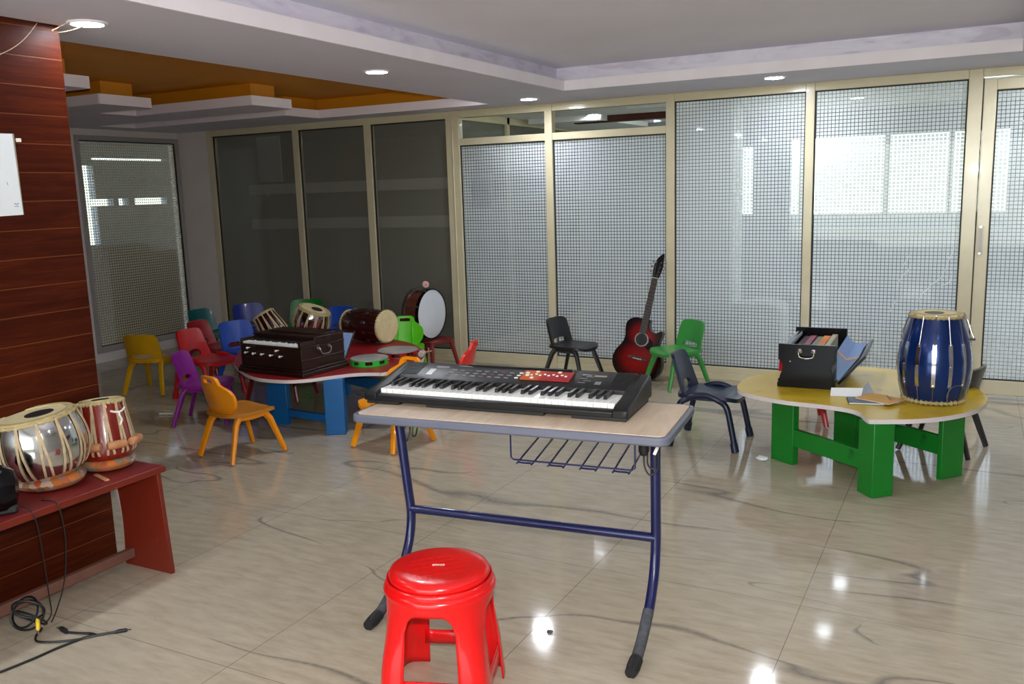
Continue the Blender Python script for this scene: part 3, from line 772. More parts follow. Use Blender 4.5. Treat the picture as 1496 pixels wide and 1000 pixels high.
for i in range(5): m4.box(onpan(.275+(i % 2)*.016, .205+i*.016, .0006), (.028, .0022, .0012), tilt)
for i in range(3): m4.box(onpan(.335, .20+i*.008, .0006), (.022, .0035, .0012), tilt)
for i in range(4): m4.box(onpan(.268+(i % 2)*.02, .272-i*.004, .0006), (.016, .0022, .0012), tilt)
m4.build('panel_print', M['lblgrey'], kb, smooth=False)
MB().box(onpan(-.305, .268, .0006), (.052, .010, .0012), tilt).build('panel_print', M['lblgrey'], kb, smooth=False); m.box(onpan(-.215, .283, .0006), (.06, .004, .0012), tilt)
m.build('panel_print', M['lblgrey'], kb, smooth=False); m2.build('panel_print', M['lblpink'], kb, smooth=False)
m3.box(onpan(.33, .262, .0004), (.045, .010, .0012), tilt)
m3.build('panel_print', M['lblgold'], kb, smooth=False)
MB().box(onpan(-.335, .225, .0004), (.024, .05, .0010), tilt).build('panel_print', M['lblgold'], kb, smooth=False)
for sg in (-1, 1):
    m = MB()
    for j in range(9): m.box(onpan(sg*.425, .198+j*.0115, .0006), (.085, .0042, .002), tilt)
    m.build('speaker_grille', M['blackmat'], kb, smooth=False)
m = MB(); m.box(onpan(.0, .296, .001), (.42, .006, .003), tilt); m.build('music_rest_slot', M['blackmat'], kb, smooth=False)

def cable(name, pts, r, label, cat, k=6, mat='cable', parent=None):
    if parent is not None:
        inv = (Matrix.Translation(parent.location) @ parent.rotation_euler.to_matrix().to_4x4()).inverted(); pts = [inv @ Vector(p) for p in pts]
    o = MB().tube(smoothline(pts, k), r, 8).build(name, M[mat], parent)
    return tag(o, label, cat) if parent is None else o
# adapter and loops hanging at the desk's right post, cord loops at the left
t = thing('power_adapter', 'black plug adapter with a looped cord hanging under the right end of the desk', 'adapter', (-.925, 2.66, .60), 5)
m = MB(); m.tube([(0, 0, .108), (0, 0, .09), (0, -.0, .05), (0, -.0, .035)], [.010, .017, .018, .012], 14); m.build('adapter_body', M['blackmat'], t)
m = MB(); m.tube(smoothline([(0, 0, .04), (.005, -.01, .0), (.022, -.01, -.028), (.045, 0, -.01), (.048, .0, .04), (.036, 0, .09), (.032, 0, .108)], 6), .003, 8)
m.tube(smoothline([(.012, 0, .04), (.016, -.012, .01), (.028, -.01, -.006), (.040, -.006, .01), (.038, -.004, .09), (.037, 0, .108)], 6), .003, 8); m.build('cord', M['cable'], t)
m = MB(); m.box((.042, -.006, .055), (.010, .004, .030), Matrix.Rotation(.4, 3, 'Y')); m.build('cord_tie', M['ivory'], t)
cable('power_cord', [(-1.835, 2.70, .712), (-1.842, 2.69, .66), (-1.846, 2.68, .615), (-1.838, 2.675, .60), (-1.826, 2.678, .615), (-1.822, 2.69, .68), (-1.822, 2.70, .712)], .003, None, None, parent=kb)
cable('power_cord', [(-1.872, 2.69, .712), (-1.868, 2.675, .65), (-1.882, 2.66, .605), (-1.872, 2.655, .578), (-1.856, 2.66, .59), (-1.852, 2.672, .62), (-1.858, 2.69, .712)], .0032, None, None, parent=kb)

# ------------------------------------------------------------------ children's activity tables
TZ = .386
def act_table(name, label, outline, topm, legm, legs, rails):
    t = thing(name, label, 'table', (legs[0][0], legs[0][1], 0), 0)
    ox, oy = legs[0][0], legs[0][1]
    pts = [(x-ox, y-oy) for x, y in outline]
    MB().prism(pts, TZ-.022, TZ, side_mi=1).build('tabletop', [topm, M['lipping']], t, ang=30)
    for x, y, a, w, d in legs:
        o = MB().box((0, 0, (TZ-.0225)/2), (w, d, TZ-.0225)).build('leg', legm, t, bevel=.004)
        o.location = (x-ox, y-oy, 0); o.rotation_euler = (0, 0, R(a))
    for (xa, ya), (xb, yb), za, zb in rails:
        v = V(xb-xa, yb-ya, 0); L = v.length; a = math.atan2(v.y, v.x)
        o = MB().box((0, 0, 0), (L, .028, zb-za)).build('rail', legm, t, bevel=.003)
        o.location = ((xa+xb)/2-ox, (ya+yb)/2-oy, (za+zb)/2); o.rotation_euler = (0, 0, a)
    return t
oy_ = smoothloop([(-1.125, 4.80), (-1.145, 4.98), (-1.10, 5.17), (-.93, 5.42), (-.75, 5.57), (-.55, 5.625), (-.33, 5.57), (-.08, 5.41), (.06, 5.18), (.098, 4.96), (.055, 4.74), (-.056, 4.56), (-.183, 4.445), (-.30, 4.385), (-.375, 4.358), (-.400, 4.352), (-.425, 4.40), (-.455, 4.475), (-.52, 4.535), (-.65, 4.57), (-.817, 4.59), (-.969, 4.645), (-1.07, 4.71)], 4)
act_table('activity_table', 'low yellow kidney shaped table on green plank legs, at the right', oy_, M['yellowtop'], M['greenpaint'],
          [(-.37, 4.425, 42, .115, .115), (-.862, 4.785, -33, .155, .045), (-.055, 4.82, -40, .03, .15), (-.60, 5.25, -33, .15, .045)],
          [((-.82, 4.755), (-.42, 4.46), .105, .20), ((-.545, 5.21), (-.085, 4.86), .10, .20)])
or_ = smoothloop([(-4.30, 4.266), (-4.134, 4.16), (-3.96, 4.088), (-3.80, 4.085), (-3.70, 4.118), (-3.62, 4.19), (-3.56, 4.29), (-3.48, 4.40), (-3.40, 4.455), (-3.32, 4.485), (-3.295, 4.50), (-3.265, 4.66), (-3.28, 4.87), (-3.355, 5.06), (-3.50, 5.27), (-3.70, 5.45), (-3.95, 5.58), (-4.28, 5.64), (-4.60, 5.58), (-4.83, 5.42), (-4.94, 5.18), (-4.88, 4.90), (-4.70, 4.65), (-4.50, 4.42)], 4)
act_table('activity_table', 'low red kidney shaped table with white edge on blue plank legs, at the left', or_, M['redtop'], M['bluepaint'],
          [(-3.572, 4.345, 28, .125, .10), (-4.10, 4.40, 8, .155, .045), (-3.52, 4.98, 30, .12, .05), (-4.25, 5.25, 10, .14, .045)],
          [((-4.03, 4.41), (-3.63, 4.37), .055, .105), ((-4.2, 5.24), (-3.57, 5.0), .10, .19)])

# ------------------------------------------------------------------ harmonium, brown
t = thing('harmonium', 'dark brown wooden harmonium with white keys and stop knobs on the red table', 'harmonium', (-3.949, 4.405, TZ+.001), -3.9)
m = MB(); m.span((-.2925, -.215, 0), (.2925, .215, .028)); m.span((-.284, -.207, .028), (.284, .207, .044)); m.build('plinth', M['harm'], t, bevel=.005)
m = MB(); m.span((-.272, -.196, .044), (.272, .196, .186)); m.span((-.276, -.199, .098), (.276, .199, .106)); m.span((-.276, -.199, .176), (.276, .199, .186)); m.build('case', M['harm'], t, bevel=.003)
m = MB(); m.span((-.272, -.075, .186), (.272, .196, .226)); m.span((-.278, -.080, .226), (.278, .202, .238)); m.span((-.20, .0, .238), (.25, .15, .246)); m.span((.245, -.196, .186), (.272, -.075, .218)); m.span((-.272, -.196, .186), (-.258, -.075, .218)); m.build('top_lid', M['harm'], t, bevel=.004)
wk = MB().box((0, 0, 0), (.0192, .105, .014)).build('white_key', M['keywhite'], t, bevel=.001)
bk = MB().box((0, 0, 0), (.009, .062, .010)).build('black_key', M['keyblack'], t, bevel=.001)
nk = 25
for i in range(nk):
    L = (-.247+.02*(i+.4), -.140, .193)
    if i == 0: wk.location = L
    else: dup(wk, t, L)
f1 = True
for i in range(nk-1):
    if i % 7 in (0, 1, 3, 4, 5):
        L = (-.247+.02*(i+.9), -.116, .205)
        if f1: bk.location = L; f1 = False
        else: dup(bk, t, L)
kn = MB().lathe([(0, 0), (.004, 0), (.004, .014), (.007, .018), (.0082, .024), (.0055, .030), (0, .031)], 16).build('stop_knob', M['ivory'], t)
kl = [(-.205, .132), (-.135, .128), (-.06, .128), (.02, .126), (.105, .124), (-.185, .163), (.075, .160)]
for i, (x, z) in enumerate(kl):
    o = kn if i == 0 else dup(kn, t)
    o.location = (x, -.1965, z); o.rotation_euler = (R(90), 0, 0)
hm = MB(); hm.tube(smoothline([(.279, -.05, .165), (.295, -.05, .155), (.297, -.035, .128), (.297, .0, .122), (.297, .035, .128), (.295, .05, .155), (.279, .05, .165)], 4), .005, 8); hm.cyl((.272, -.05, .165), (.280, -.05, .165), .014); hm.cyl((.272, .05, .165), (.280, .05, .165), .014)
hm.build('carry_handle', M['steel'], t)
m = MB(); q = Matrix.Rotation(R(-32), 3, 'X'); m.box((0, .275, .135), (.52, .014, .19), q); m.build('bellows_board', M['harm'], t, bevel=.003)
m = MB(); m.prism([(.198, .05), (.198, .21), (.318, .205), (.222, .052)], -.255, .255, lambda y, z, x: V(x, y, z)); m.build('bellows', M['bluepaper'], t)

# ------------------------------------------------------------------ harmonium, black, its top open and holding books
HX, HY = -.78, 4.915
t = thing('harmonium', 'black harmonium with silver end handle and open top full of books, on the yellow table', 'harmonium', (HX, HY, TZ+.001), 1.5)
hp = [(-.152, 0), (.152, 0), (.152, .022), (.146, .030), (.150, .040), (.142, .052), (.132, .062), (.134, .085), (.128, .110), (.130, .130), (.146, .155), (.148, .240), (-.148, .240), (-.148, .165), (-.150, .158), (-.132, .140), (-.122, .118), (-.130, .085), (-.138, .066), (-.140, .052), (-.150, .040), (-.146, .030), (-.152, .022)]
for y in (0, .62):
    MB().prism(hp, y, y+.02, lambda x, z, yy: V(x, yy, z)).build('end_panel', M['blackgl'], t, bevel=.002)
m = MB(); m.span((-.14, .02, 0), (.14, .62, .04)); m.span((-.128, .02, .04), (-.112, .62, .215)); m.span((.108, .02, .04), (.122, .62, .15)); m.build('case', M['blackgl'], t, bevel=.002)
m = MB(); m.span((-.140, .02, .196), (-.108, .62, .214)); m.build('side_strip', M['papergrey'], t, smooth=False)
m = MB()
for sx in (-.036, .036):
    m.lathe([(0, .0), (.016, .0), (.014, .006), (.007, .010), (0, .011)], 18, Matrix.Translation((sx, 0, .205)) @ Matrix.Rotation(R(90), 4, 'X'))
m.tube(smoothline([(-.036, -.011, .208), (-.040, -.017, .195), (-.035, -.018, .176), (-.018, -.019, .170), (-.008, -.020, .1685), (0, -.020, .168), (.008, -.020, .1685), (.018, -.019, .170), (.035, -.018, .176), (.040, -.017, .195), (.036, -.011, .208)], 3), [.0038]*12+[.0055]*7+[.0038]*12, 10)
m.build('carry_handle', M['chrome'], t)
m = MB(); m.lathe([(0, 0), (.004, 0), (.003, .003), (0, .0035)], 12, Matrix.Translation((-.085, 0, .145)) @ Matrix.Rotation(R(90), 4, 'X')); m.build('screw', M['chrome'], t)
ang = R(40); m = MB(); L = .205
bd = lambda s_, w, y: V(.158+s_*math.sin(ang)+w*math.cos(ang), y, .032+s_*math.cos(ang)-w*math.sin(ang))
m.prism([(0, .03), (L, .03), (L, .60), (0, .60)], .0, .014, lambda s_, y, w: bd(s_, w, y)); m.build('bellows_board', M['blackgl'], t, bevel=.002)
m = MB(); m.prism([(.005, .034), (L-.004, .034), (L-.004, .596), (.005, .596)], -.0015, -.0002, lambda s_, y, w: bd(s_, w, y)); m.build('board_lining', M['papergrey'], t, smooth=False)
m = MB(); k0 = bd(.0, -.002, 0); 
m.prism([(.152, .05), (.152, .205), (.200, .155), (.262, .176), (.163, .042)], .05, .585, lambda x, z, y: V(x, y, z)); m.build('bellows', M['bluepaper'], t, ang=20)
m = MB(); m.tube([(.155, .046, .204), (.200, .046, .160), (.258, .046, .178)], .006, 6); m.build('bellows_edging', M['beige'], t)
def book(name, label, mat, loc, dims, rz, group=None, rx=0, ry=0, pages=True, cat='book'):
    dx, dy, dz = dims
    t2 = thing(name, label, cat, loc, 0, group, rot=(R(rx), R(ry), R(rz)))
    th = .0016 if min(dims) > .006 else .0008
    if dz <= min(dx, dy):
        m = MB(); m.span((-dx/2, -dy/2, 0), (dx/2, dy/2, th)); m.span((-dx/2, -dy/2, dz-th), (dx/2, dy/2, dz)); m.span((-dx/2, -dy/2, 0), (-dx/2+th, dy/2, dz)); m.build('cover', mat, t2, smooth=False)
        MB().span((-dx/2+th, -dy/2+.003, th), (dx/2-.003, dy/2-.003, dz-th)).build('pages', M['paper'], t2, smooth=False)
    else:
        m = MB(); m.span((-dx/2, -dy/2, 0), (-dx/2+th, dy/2, dz)); m.span((dx/2-th, -dy/2, 0), (dx/2, dy/2, dz)); m.span((-dx/2, -dy/2, dz-th), (dx/2, dy/2, dz)); m.build('cover', mat, t2, smooth=False)
        MB().span((-dx/2+th, -dy/2+.003, .002), (dx/2-th, dy/2-.003, dz-th)).build('pages', M['paper'], t2, smooth=False)
    return t2
for i, (x, wd, hh, c, lab, y0, ln) in enumerate((
        (-.076, .030, .150, rgb(60, 30, 44), 'dark plum book lying spine up inside the black harmonium, leftmost of its row', .32, .56),
        (-.036, .036, .158, rgb(130, 62, 84), 'dull pink book inside the black harmonium, between plum and grey green books', .31, .54),
        (.004, .034, .152, rgb(122, 122, 104), 'grey green book spine up inside the black harmonium, left of the orange one', .31, .56),
        (.045, .038, .162, rgb(214, 124, 44), 'orange book spine up inside the black harmonium, second from its right', .30, .53),
        (.085, .030, .168, rgb(176, 168, 140), 'pale beige book spine up inside the black harmonium, rightmost of its row', .32, .55))):
    mm = simple('book_cloth_%d' % i, c, .6, var=.25, scale=9)
    a = R(1.5)
    book('book', lab, mm, (HX+x*math.cos(a)-y0*math.sin(a), HY+x*math.sin(a)+y0*math.cos(a), TZ+.0415), (wd, ln, hh), 1.5, 'books inside the black harmonium')
# papers in front of the drum on the yellow table
book('booklet', 'thin grey booklet with pale pages lying on the yellow table beside the blue drum', simple('grey_booklet_cover', rgb(96, 102, 112), .5, var=.3, scale=40), (-.452, 4.70, TZ+.001), (.17, .13, .010), 12)
book('booklet', 'ochre yellow booklet lying over the grey one by the blue drum', M['cardyellow'], (-.385, 4.735, TZ+.0115), (.19, .15, .006), -28)
m = MB(); m.tube([(-.36, 4.80, TZ+.0198), (-.335, 4.70, TZ+.0198)], .004, 6, flat=.5); o = m.build('paper_strip', M['lblgold']); tag(o, 'slim pale strip lying on the ochre booklet', 'paper')
t = thing('folded_paper', 'white folded card standing open on the yellow table in front of the black harmonium', 'paper', (-.56, 4.80, TZ+.001), 8)
m = MB(); m.prism([(-.075, 0), (.075, 0), (.085, .045), (-.072, .040)], 0, .0012, lambda x, z, w: V(x, -.012+z*.45+w, z)); m.build('panel', M['paper'], t, smooth=False)
m = MB(); m.prism([(.070, 0), (.150, 0), (.110, .075), (.084, .046)], 0, .0012, lambda x, z, w: V(x, -.010+z*.5+(x-.07)*.25+w, z)); m.build('panel', M['papergrey'], t, smooth=False)

# ------------------------------------------------------------------ drums
def ringset(t, r, z, tube_r, mat, name, n=60, bump=18, amp=.18):
    m = MB(); m.tube([(r*math.cos(2*PI*k/n), r*math.sin(2*PI*k/n), z) for k in range(n)], [tube_r*(1+amp*math.sin(2*PI*k*bump/n)) for k in range(n)], 8, True)
    return m.build(name, mat, t)
def hand_drum(name, label, cat, loc, rot, prof, rs, shell_m, nst, pegs, off=0., spot=.36, group=None, tie=False):
    t = thing(name, label, cat, loc, 0, group, rot=rot)
    H = prof[-1][1]
    dense = smoothline([V(r, z, 0) for r, z in prof], 5)
    MB().lathe([(0, prof[0][1])]+[(p.x, p.y) for p in dense]+[(0, H)], 48).build('shell', shell_m, t, ang=50)
    sk = MB().lathe([(0, H+.004), (rs*.80, H+.004), (rs*.815, H+.006), (rs*.97, H+.0055), (rs*1.0, H-.004), (rs*.97, H-.008), (0, H-.006)], 56).build('drumhead', M['skin'], t, ang=30)
    m = MB(); m.lathe([(rs*spot, H+.0038), (rs*spot, H+.0058), (rs*spot*.9, H+.0068), (0, H+.007)], 40); o = m.build('black_spot', M['syahi'], sk); o.location = (off, off*.3, 0)
    m = MB(); m.lathe([(rs*.815, H+.0055), (rs*.815, H+.0072), (rs*.985, H+.0068), (rs*1.005, H-.001)], 56); m.bm.faces.ensure_lookup_table()
    m.build('head_ring', M['skinrim'], sk)
    ringset(t, rs+.004, H-.006, .0065, M['skinrim'], 'braided_rim', 96, 32, .35)
    ringset(t, prof[0][0]*.9, prof[0][1]+.010, .008, M['strap'], 'base_ring', 48, 12, .2)
    lo = V(prof[0][0], prof[0][1]+.012, 0)
    path = [lo]+[p for p in dense if p.y > prof[0][1]+.015 and p.y < H-.012]+[V(rs+.006, H-.004, 0)]
    idx = [round(i*(len(path)-1)/9) for i in range(10)]; pth = [path[i] for i in idx]
    strapm = []
    for ph in (-.5, .5):
        pts, nr = [], []
        for i, p in enumerate(pth):
            a = ph*(PI/nst)*(1-i/9)*.95; rr2 = p.x+.0035
            pts.append(V(rr2*math.cos(a), rr2*math.sin(a), p.y)); nr.append(V(math.cos(a), math.sin(a), 0))
        strapm.append(MB().strip(pts, nr, .0088, .003).build('strap', M['strap'], t))
    for k in range(1, nst):
        for s_ in strapm: dup(s_, t, rot=(0, 0, 2*PI*k/nst))
    if pegs:
        zz = pegs; rr2 = max(p.x for p in dense if abs(p.y-zz) < .03)+.012
        pg = MB().tube([(0, -.037, 0), (0, -.033, 0), (0, .033, 0), (0, .037, 0)], [.0135, .0165, .0165, .0135], 14).build('tuning_peg', M['peg'], t)
        for k in range(8):
            a = 2*PI*k/8+.2; o = pg if k == 0 else dup(pg, t)
            o.location = (rr2*math.cos(a), rr2*math.sin(a), zz); o.rotation_euler = (0, 0, a)
    if tie:
        m = MB(); a = R(tie); q = lambda d, r, z: V(r*math.cos(a+d), r*math.sin(a+d), z)
        m.tube(smoothline([q(-.45, .094, H-.040), q(-.2, .098, H-.048), q(0, .102, H-.046), q(.25, .098, H-.036)], 5), .004, 6); m.tube(smoothline([q(-.1, .099, H-.047), q(-.16, .106, H-.06), q(-.10, .107, H-.08), q(-.2, .108, H-.10)], 5), .004, 6); m.build('cord_tie', M['ivory'], t)
    return t
BAY = [(.062, .0), (.110, .014), (.148, .055), (.166, .105), (.168, .150), (.160, .200), (.143, .248)]
TAB = [(.088, 0), (.100, .010), (.106, .035), (.106, .06), (.099, .12), (.090, .18), (.080, .235)]
BZ = .45
def cushion(x, y, r, w, h, label):
    t = MB(); n = 56
    rs = []
    for k in range(n):
        a = 2*PI*k/n; c = V(math.cos(a), math.sin(a), 0); q = 1+.04*math.sin(7*a)
        rs.append([c*(r+w*q*math.cos(2*PI*j/12))+V(0, 0, h*.5+h*.5*math.sin(2*PI*j/12)) for j in range(12)])
    t.rings(rs, True)
    o = t.build('ring_cushion', M['patchwork']); o.location = (x, y, BZ+.0015); return tag(o, label, 'cushion')
cushion(-3.085, 2.045, .088, .040, .052, 'patchwork ring cushion under the big silver drum on the red bench')
cushion(-3.070, 2.290, .072, .034, .046, 'patchwork ring cushion under the small red tabla on the red bench')
hand_drum('bayan', 'big silver bowl drum with rawhide straps on the red bench', 'drum', (-3.085, 2.045, BZ+.028), (R(4), R(-6), R(20)), BAY, .141, M['chrome'], 14, 0, .022, .36)
hand_drum('tabla', 'small red wooden tabla with pegs at the end of the red bench', 'drum', (-3.070, 2.295, BZ+.034), (R(1), R(-7), R(-30)), TAB, .080, M['tablared'], 12, .062, 0, .42, tie=38)
hand_drum('bayan', 'silver bowl drum tilted behind the brown harmonium on the red table', 'drum', (-4.60, 5.31, TZ+.055), (R(10), R(18), R(40)), [(r*.86, z*.86) for r, z in BAY], .121, M['chrome'], 14, 0, .02, .36)
hand_drum('tabla', 'small dark wooden tabla lying tilted behind the harmonium, left of the silver drum', 'drum', (-4.70, 5.08, TZ+.070), (R(8), R(-30), R(0)), [(r*.98, z*.86) for r, z in TAB], .079, M['dholwood'], 13, 0, 0, .42)
tag(MB().rings([[V(math.cos(a)*(.085+.035*math.cos(2*PI*j/10)), math.sin(a)*(.085+.035*math.cos(2*PI*j/10)), .024+.024*math.sin(2*PI*j/10)) for j in range(10)] for a in (2*PI*k/40 for k in range(40))], True).build('ring_cushion', M['patchwork']), 'ring cushion under the tilted silver drum behind the brown harmonium', 'cushion').location = (-4.60, 5.31, TZ+.001)

# big blue drum standing on the yellow table
t = thing('dholak', 'tall metallic blue barrel drum with steel straps and rods standing on the yellow table', 'drum', (-.150, 4.870, TZ+.001), 14)
BP = [(.134, .012), (.150, .05), (.166, .12), (.172, .19), (.166, .26), (.150, .33), (.130, .39), (.118, .428)]
dn = smoothline([V(r, z, 0) for r, z in BP], 5)
m = MB(); m.lathe([(0, .012)]+[(p.x+.0006*(i % 2), p.y) for i, p in enumerate(dn)]+[(0, .428)], 56); m.build('shell', M['bluemet'], t, ang=50)
def rad(z):
    for a, b in zip(dn, dn[1:]):
        if a.y <= z <= b.y: return a.x+(b.x-a.x)*(z-a.y)/(b.y-a.y)
    return dn[0].x if z < dn[0].y else dn[-1].x
sk = MB().lathe([(0, .446), (.092, .446), (.094, .449), (.117, .447), (.126, .438), (.124, .428), (0, .43)], 56).build('drumhead', M['skin'], t, ang=30)
m = MB(); m.lathe([(.094, .4488), (.094, .4505), (.116, .4485), (.120, .443)], 56); m.build('head_ring', M['skinrim'], sk)
m = MB(); m.lathe([(.046, .4458), (.045, .4475), (0, .4478)], 36); o = m.build('black_spot', M['syahi'], sk); o.location = (-.012, .0, 0)
ringset(t, .124, .434, .008, M['skinrim'], 'braided_rim', 96, 32, .3); ringset(t, .140, .011, .0095, M['skinrim'], 'braided_rim', 110, 37, .4)
st = MB(); zs = [.095+.215*k/9 for k in range(10)]
st.strip([V(rad(z)+.003, 0, z) for z in zs], [V(1, 0, 0)]*10, .018, .0028)
for z in (.105, .20, .298): st.cyl((rad(z)+.003, 0, z), (rad(z)+.008, 0, z), .004, n=8)
st = st.build('steel_strap', M['chrome'], t)
ro = MB(); ro.tube([(rad(.31)+.006, 0, .302), (rad(.37)+.008, 0, .37), (.131, 0, .432), (.129, 0, .443), (.121, 0, .446)], .0026, 6); ro2 = MB(); ro2.tube([(rad(.1)+.005, 0, .100), (rad(.05)+.006, 0, .05), (.146, 0, .016)], .0024, 6)
ro = ro.build('tension_rod', M['steel'], t); ro2 = ro2.build('lower_rod', M['steel'], t)
for k in range(1, 14):
    dup(st, t, rot=(0, 0, 2*PI*k/14)); dup(ro, t, rot=(0, 0, 2*PI*k/14)); dup(ro2, t, rot=(0, 0, 2*PI*k/14))
for a0 in (R(-36), R(135)):
    m = MB(); c = V(math.cos(a0), math.sin(a0), 0)
    m.tube(smoothline([c*.128+V(0, 0, .44), c*.150+V(0, 0, .42), c*.172+V(0, 0, .36), c*.182+V(0, 0, .335), c*.170+V(0, 0, .326)], 4), .0045, 8); m.cyl(c*.165+V(0, 0, .33), c*.19+V(0, 0, .33), .007, n=8)
    m.build('side_hook', M['steel'], t)
m = MB(); m.tube(smoothline([V(rad(.09)*math.cos(R(a))*1.03, rad(.09)*math.sin(R(a))*1.03, z) for a, z in ((-78, .02), (-80, .06), (-72, .098), (-58, .104), (-46, .085), (-44, .05))], 5), .0028, 6); m.build('pull_cord', M['steel'], t)

# dark barrel drum lying on the red table
a = R(-8); ax = V(math.cos(a), math.sin(a), 0)
DC = V(-3.905, 5.405, TZ+.134)-ax*.20
t = thing('dholak', 'dark maroon barrel drum lying on its side on the red table', 'drum', DC, 0, rot=(0, R(90), a))
DP = [(.098, -.200), (.108, -.16), (.124, -.08), (.130, -.01), (.128, .06), (.121, .13), (.114, .200)]
dn2 = smoothline([V(r, z, 0) for r, z in DP], 5)
m = MB(); m.lathe([(0, -.2)]+[(p.x, p.y) for p in dn2]+[(0, .2)], 48); m.build('shell', M['dholwood'], t, ang=50)
for sg, rr2 in ((1, .116), (-1, .100)):
    sk = MB().lathe([(0, sg*.206), (rr2*.86, sg*.206), (rr2*.99, sg*.207), (rr2*1.04, sg*.200), (rr2*1.0, sg*.190), (0, sg*.19)], 48).build('drumhead', M['skin'], t, ang=30)
    ringset(t, rr2*1.03, sg*.196, .008, M['skinrim'], 'braided_rim', 90, 30, .3)
bl = MB(); bl.box((.128, 0, .07), (.010, .020, .030)); bl.cyl((.122, 0, .095), (.120, 0, .196), .0028, n=6); bl.cyl((.128, 0, .045), (.118, 0, -.12), .0022, n=6); bl.box((.118, 0, -.13), (.009, .018, .026))
bl = bl.build('tension_lug', M['steel'], t, bevel=.002)
for k in range(1, 10): dup(bl, t, rot=(0, 0, 2*PI*k/10))

# bass drum upright on the dark red stool
t = thing('bass_drum', 'brown bass drum with white head standing upright on the dark red stool', 'drum', (-4.135, 6.27, .271+.222), 0, rot=(0, R(90), R(-2)))
m = MB(); m.lathe([(0, -.08), (.205, -.08), (.205, .08), (0, .08)], 64); m.build('shell', M['drumshell'], t)
for sg in (-1, 1):
    m = MB(); m.lathe([(0, sg*.084), (.19, sg*.0845), (.207, sg*.080), (.2, sg*.072), (0, sg*.075)], 64); m.build('drumhead', M['drumhead'], t, ang=50)
    m = MB(); m.lathe([(.206, sg*.086), (.206, sg*.058), (.214, sg*.058), (.2145, sg*.086)], 64); m.bm.faces.ensure_lookup_table(); m.build('hoop', M['blackgl'] if sg > 0 else M['steel'], t)
m = MB(); m.cyl((.214, 0, -.07), (.214, 0, .07), .003, n=8); m.box((.212, 0, .0), (.010, .012, .03)); m.box((.217, 0, .072), (.006, .018, .022))
tl = m.build('tension_lug', M['steel'], t, bevel=.0015)
tl.rotation_euler = (0, 0, R(22))
for k in range(1, 8): dup(tl, t, rot=(0, 0, 2*PI*k/8+R(22)))
t = thing('drum_beater', 'pale pink felt headed beater lying on top of the bass drum', 'beater', (-4.12, 6.27, .271+.222+.2325), 0)
m = MB(); m.tube([(.030, -.035, .022), (.034, -.038, .022), (.05, -.052, .022), (.054, -.056, .022)], [.018, .028, .028, .018], 20); m.build('felt_head', M['felt'], t)
m = MB(); m.tube([(-.08, .10, -.006), (.05, -.052, .022), (.058, -.060, .023)], .006, 8); m.build('stick', M['stoolred'], t)
# beater at the right edge of the red table
t = thing('drum_beater', 'grey felt headed beater lying at the edge of the red table beside the red tambourine', 'beater', (-3.345, 5.02, TZ+.026), -70)
m = MB(); m.tube([(-.03, 0, 0), (-.024, 0, 0), (.024, 0, 0), (.03, 0, 0)], [.018, .0245, .0245, .018], 18); m.build('felt_head', M['beater'], t)
m = MB(); m.tube([(-.03, 0, 0), (-.20, .02, -.018)], .006, 8); m.build('stick', M['peg'], t)
# tambourines
def tamb(name, label, x, y, r, h, mat, rz):
    t = thing(name, label, 'tambourine', (x, y, TZ+.001), rz)
    m = MB(); n = 96; ns = 8
    for k in range(n):
        a0, a1 = 2*PI*k/n, 2*PI*(k+1)/n; ph = (k % (n//ns))/(n//ns)
        segs = [(0, h)] if not .25 <= ph < .75 else [(0, h*.24), (h*.74, h)]
        for za, zb in segs:
            q = [V(rr*math.cos(a), rr*math.sin(a), z) for z in (za, zb) for a, rr in ((a0, r), (a1, r), (a1, r-.007), (a0, r-.007))]
            vs = [m.bm.verts.new(p) for p in q]
            for f_ in ((0, 1, 2, 3), (7, 6, 5, 4), (0, 4, 5, 1), (2, 6, 7, 3), (1, 5, 6, 2), (3, 7, 4, 0)): m._f([vs[i] for i in f_])
    m.build('frame', mat, t, ang=20)
    MB().lathe([(0, h+.001), (r-.004, h+.001), (r+.0015, h-.001), (r+.0015, h-.007), (r-.003, h-.007), (r-.004, h-.003), (0, h-.003)], 64).build('drumhead', M['tambskin'], t, ang=30)
    jm = MB()
    for dz in (-.0022, .0022): jm.lathe([(0, dz-.0004), (.006, dz-.001), (.0135, dz), (.0135, dz+.0006), (0, dz+.0008)], 16)
    jm.cyl((0, 0, -h*.3), (0, 0, h*.3), .0015, n=6)
    jm = jm.build('jingle', M['chrome'], t)
    for k in range(ns):
        a = 2*PI*(k+.5)/ns; o = jm if k == 0 else dup(jm, t)
        o.location = ((r-.0035)*math.cos(a), (r-.0035)*math.sin(a), h*.48)
tamb('tambourine', 'green tambourine with grey head on the front edge of the red table', -3.557, 4.705, .125, .045, M['tambgreen'], 12)
tamb('tambourine', 'dark red tambourine with grey head behind the green one on the red table', -3.545, 5.02, .140, .045, M['tambred'], 5)

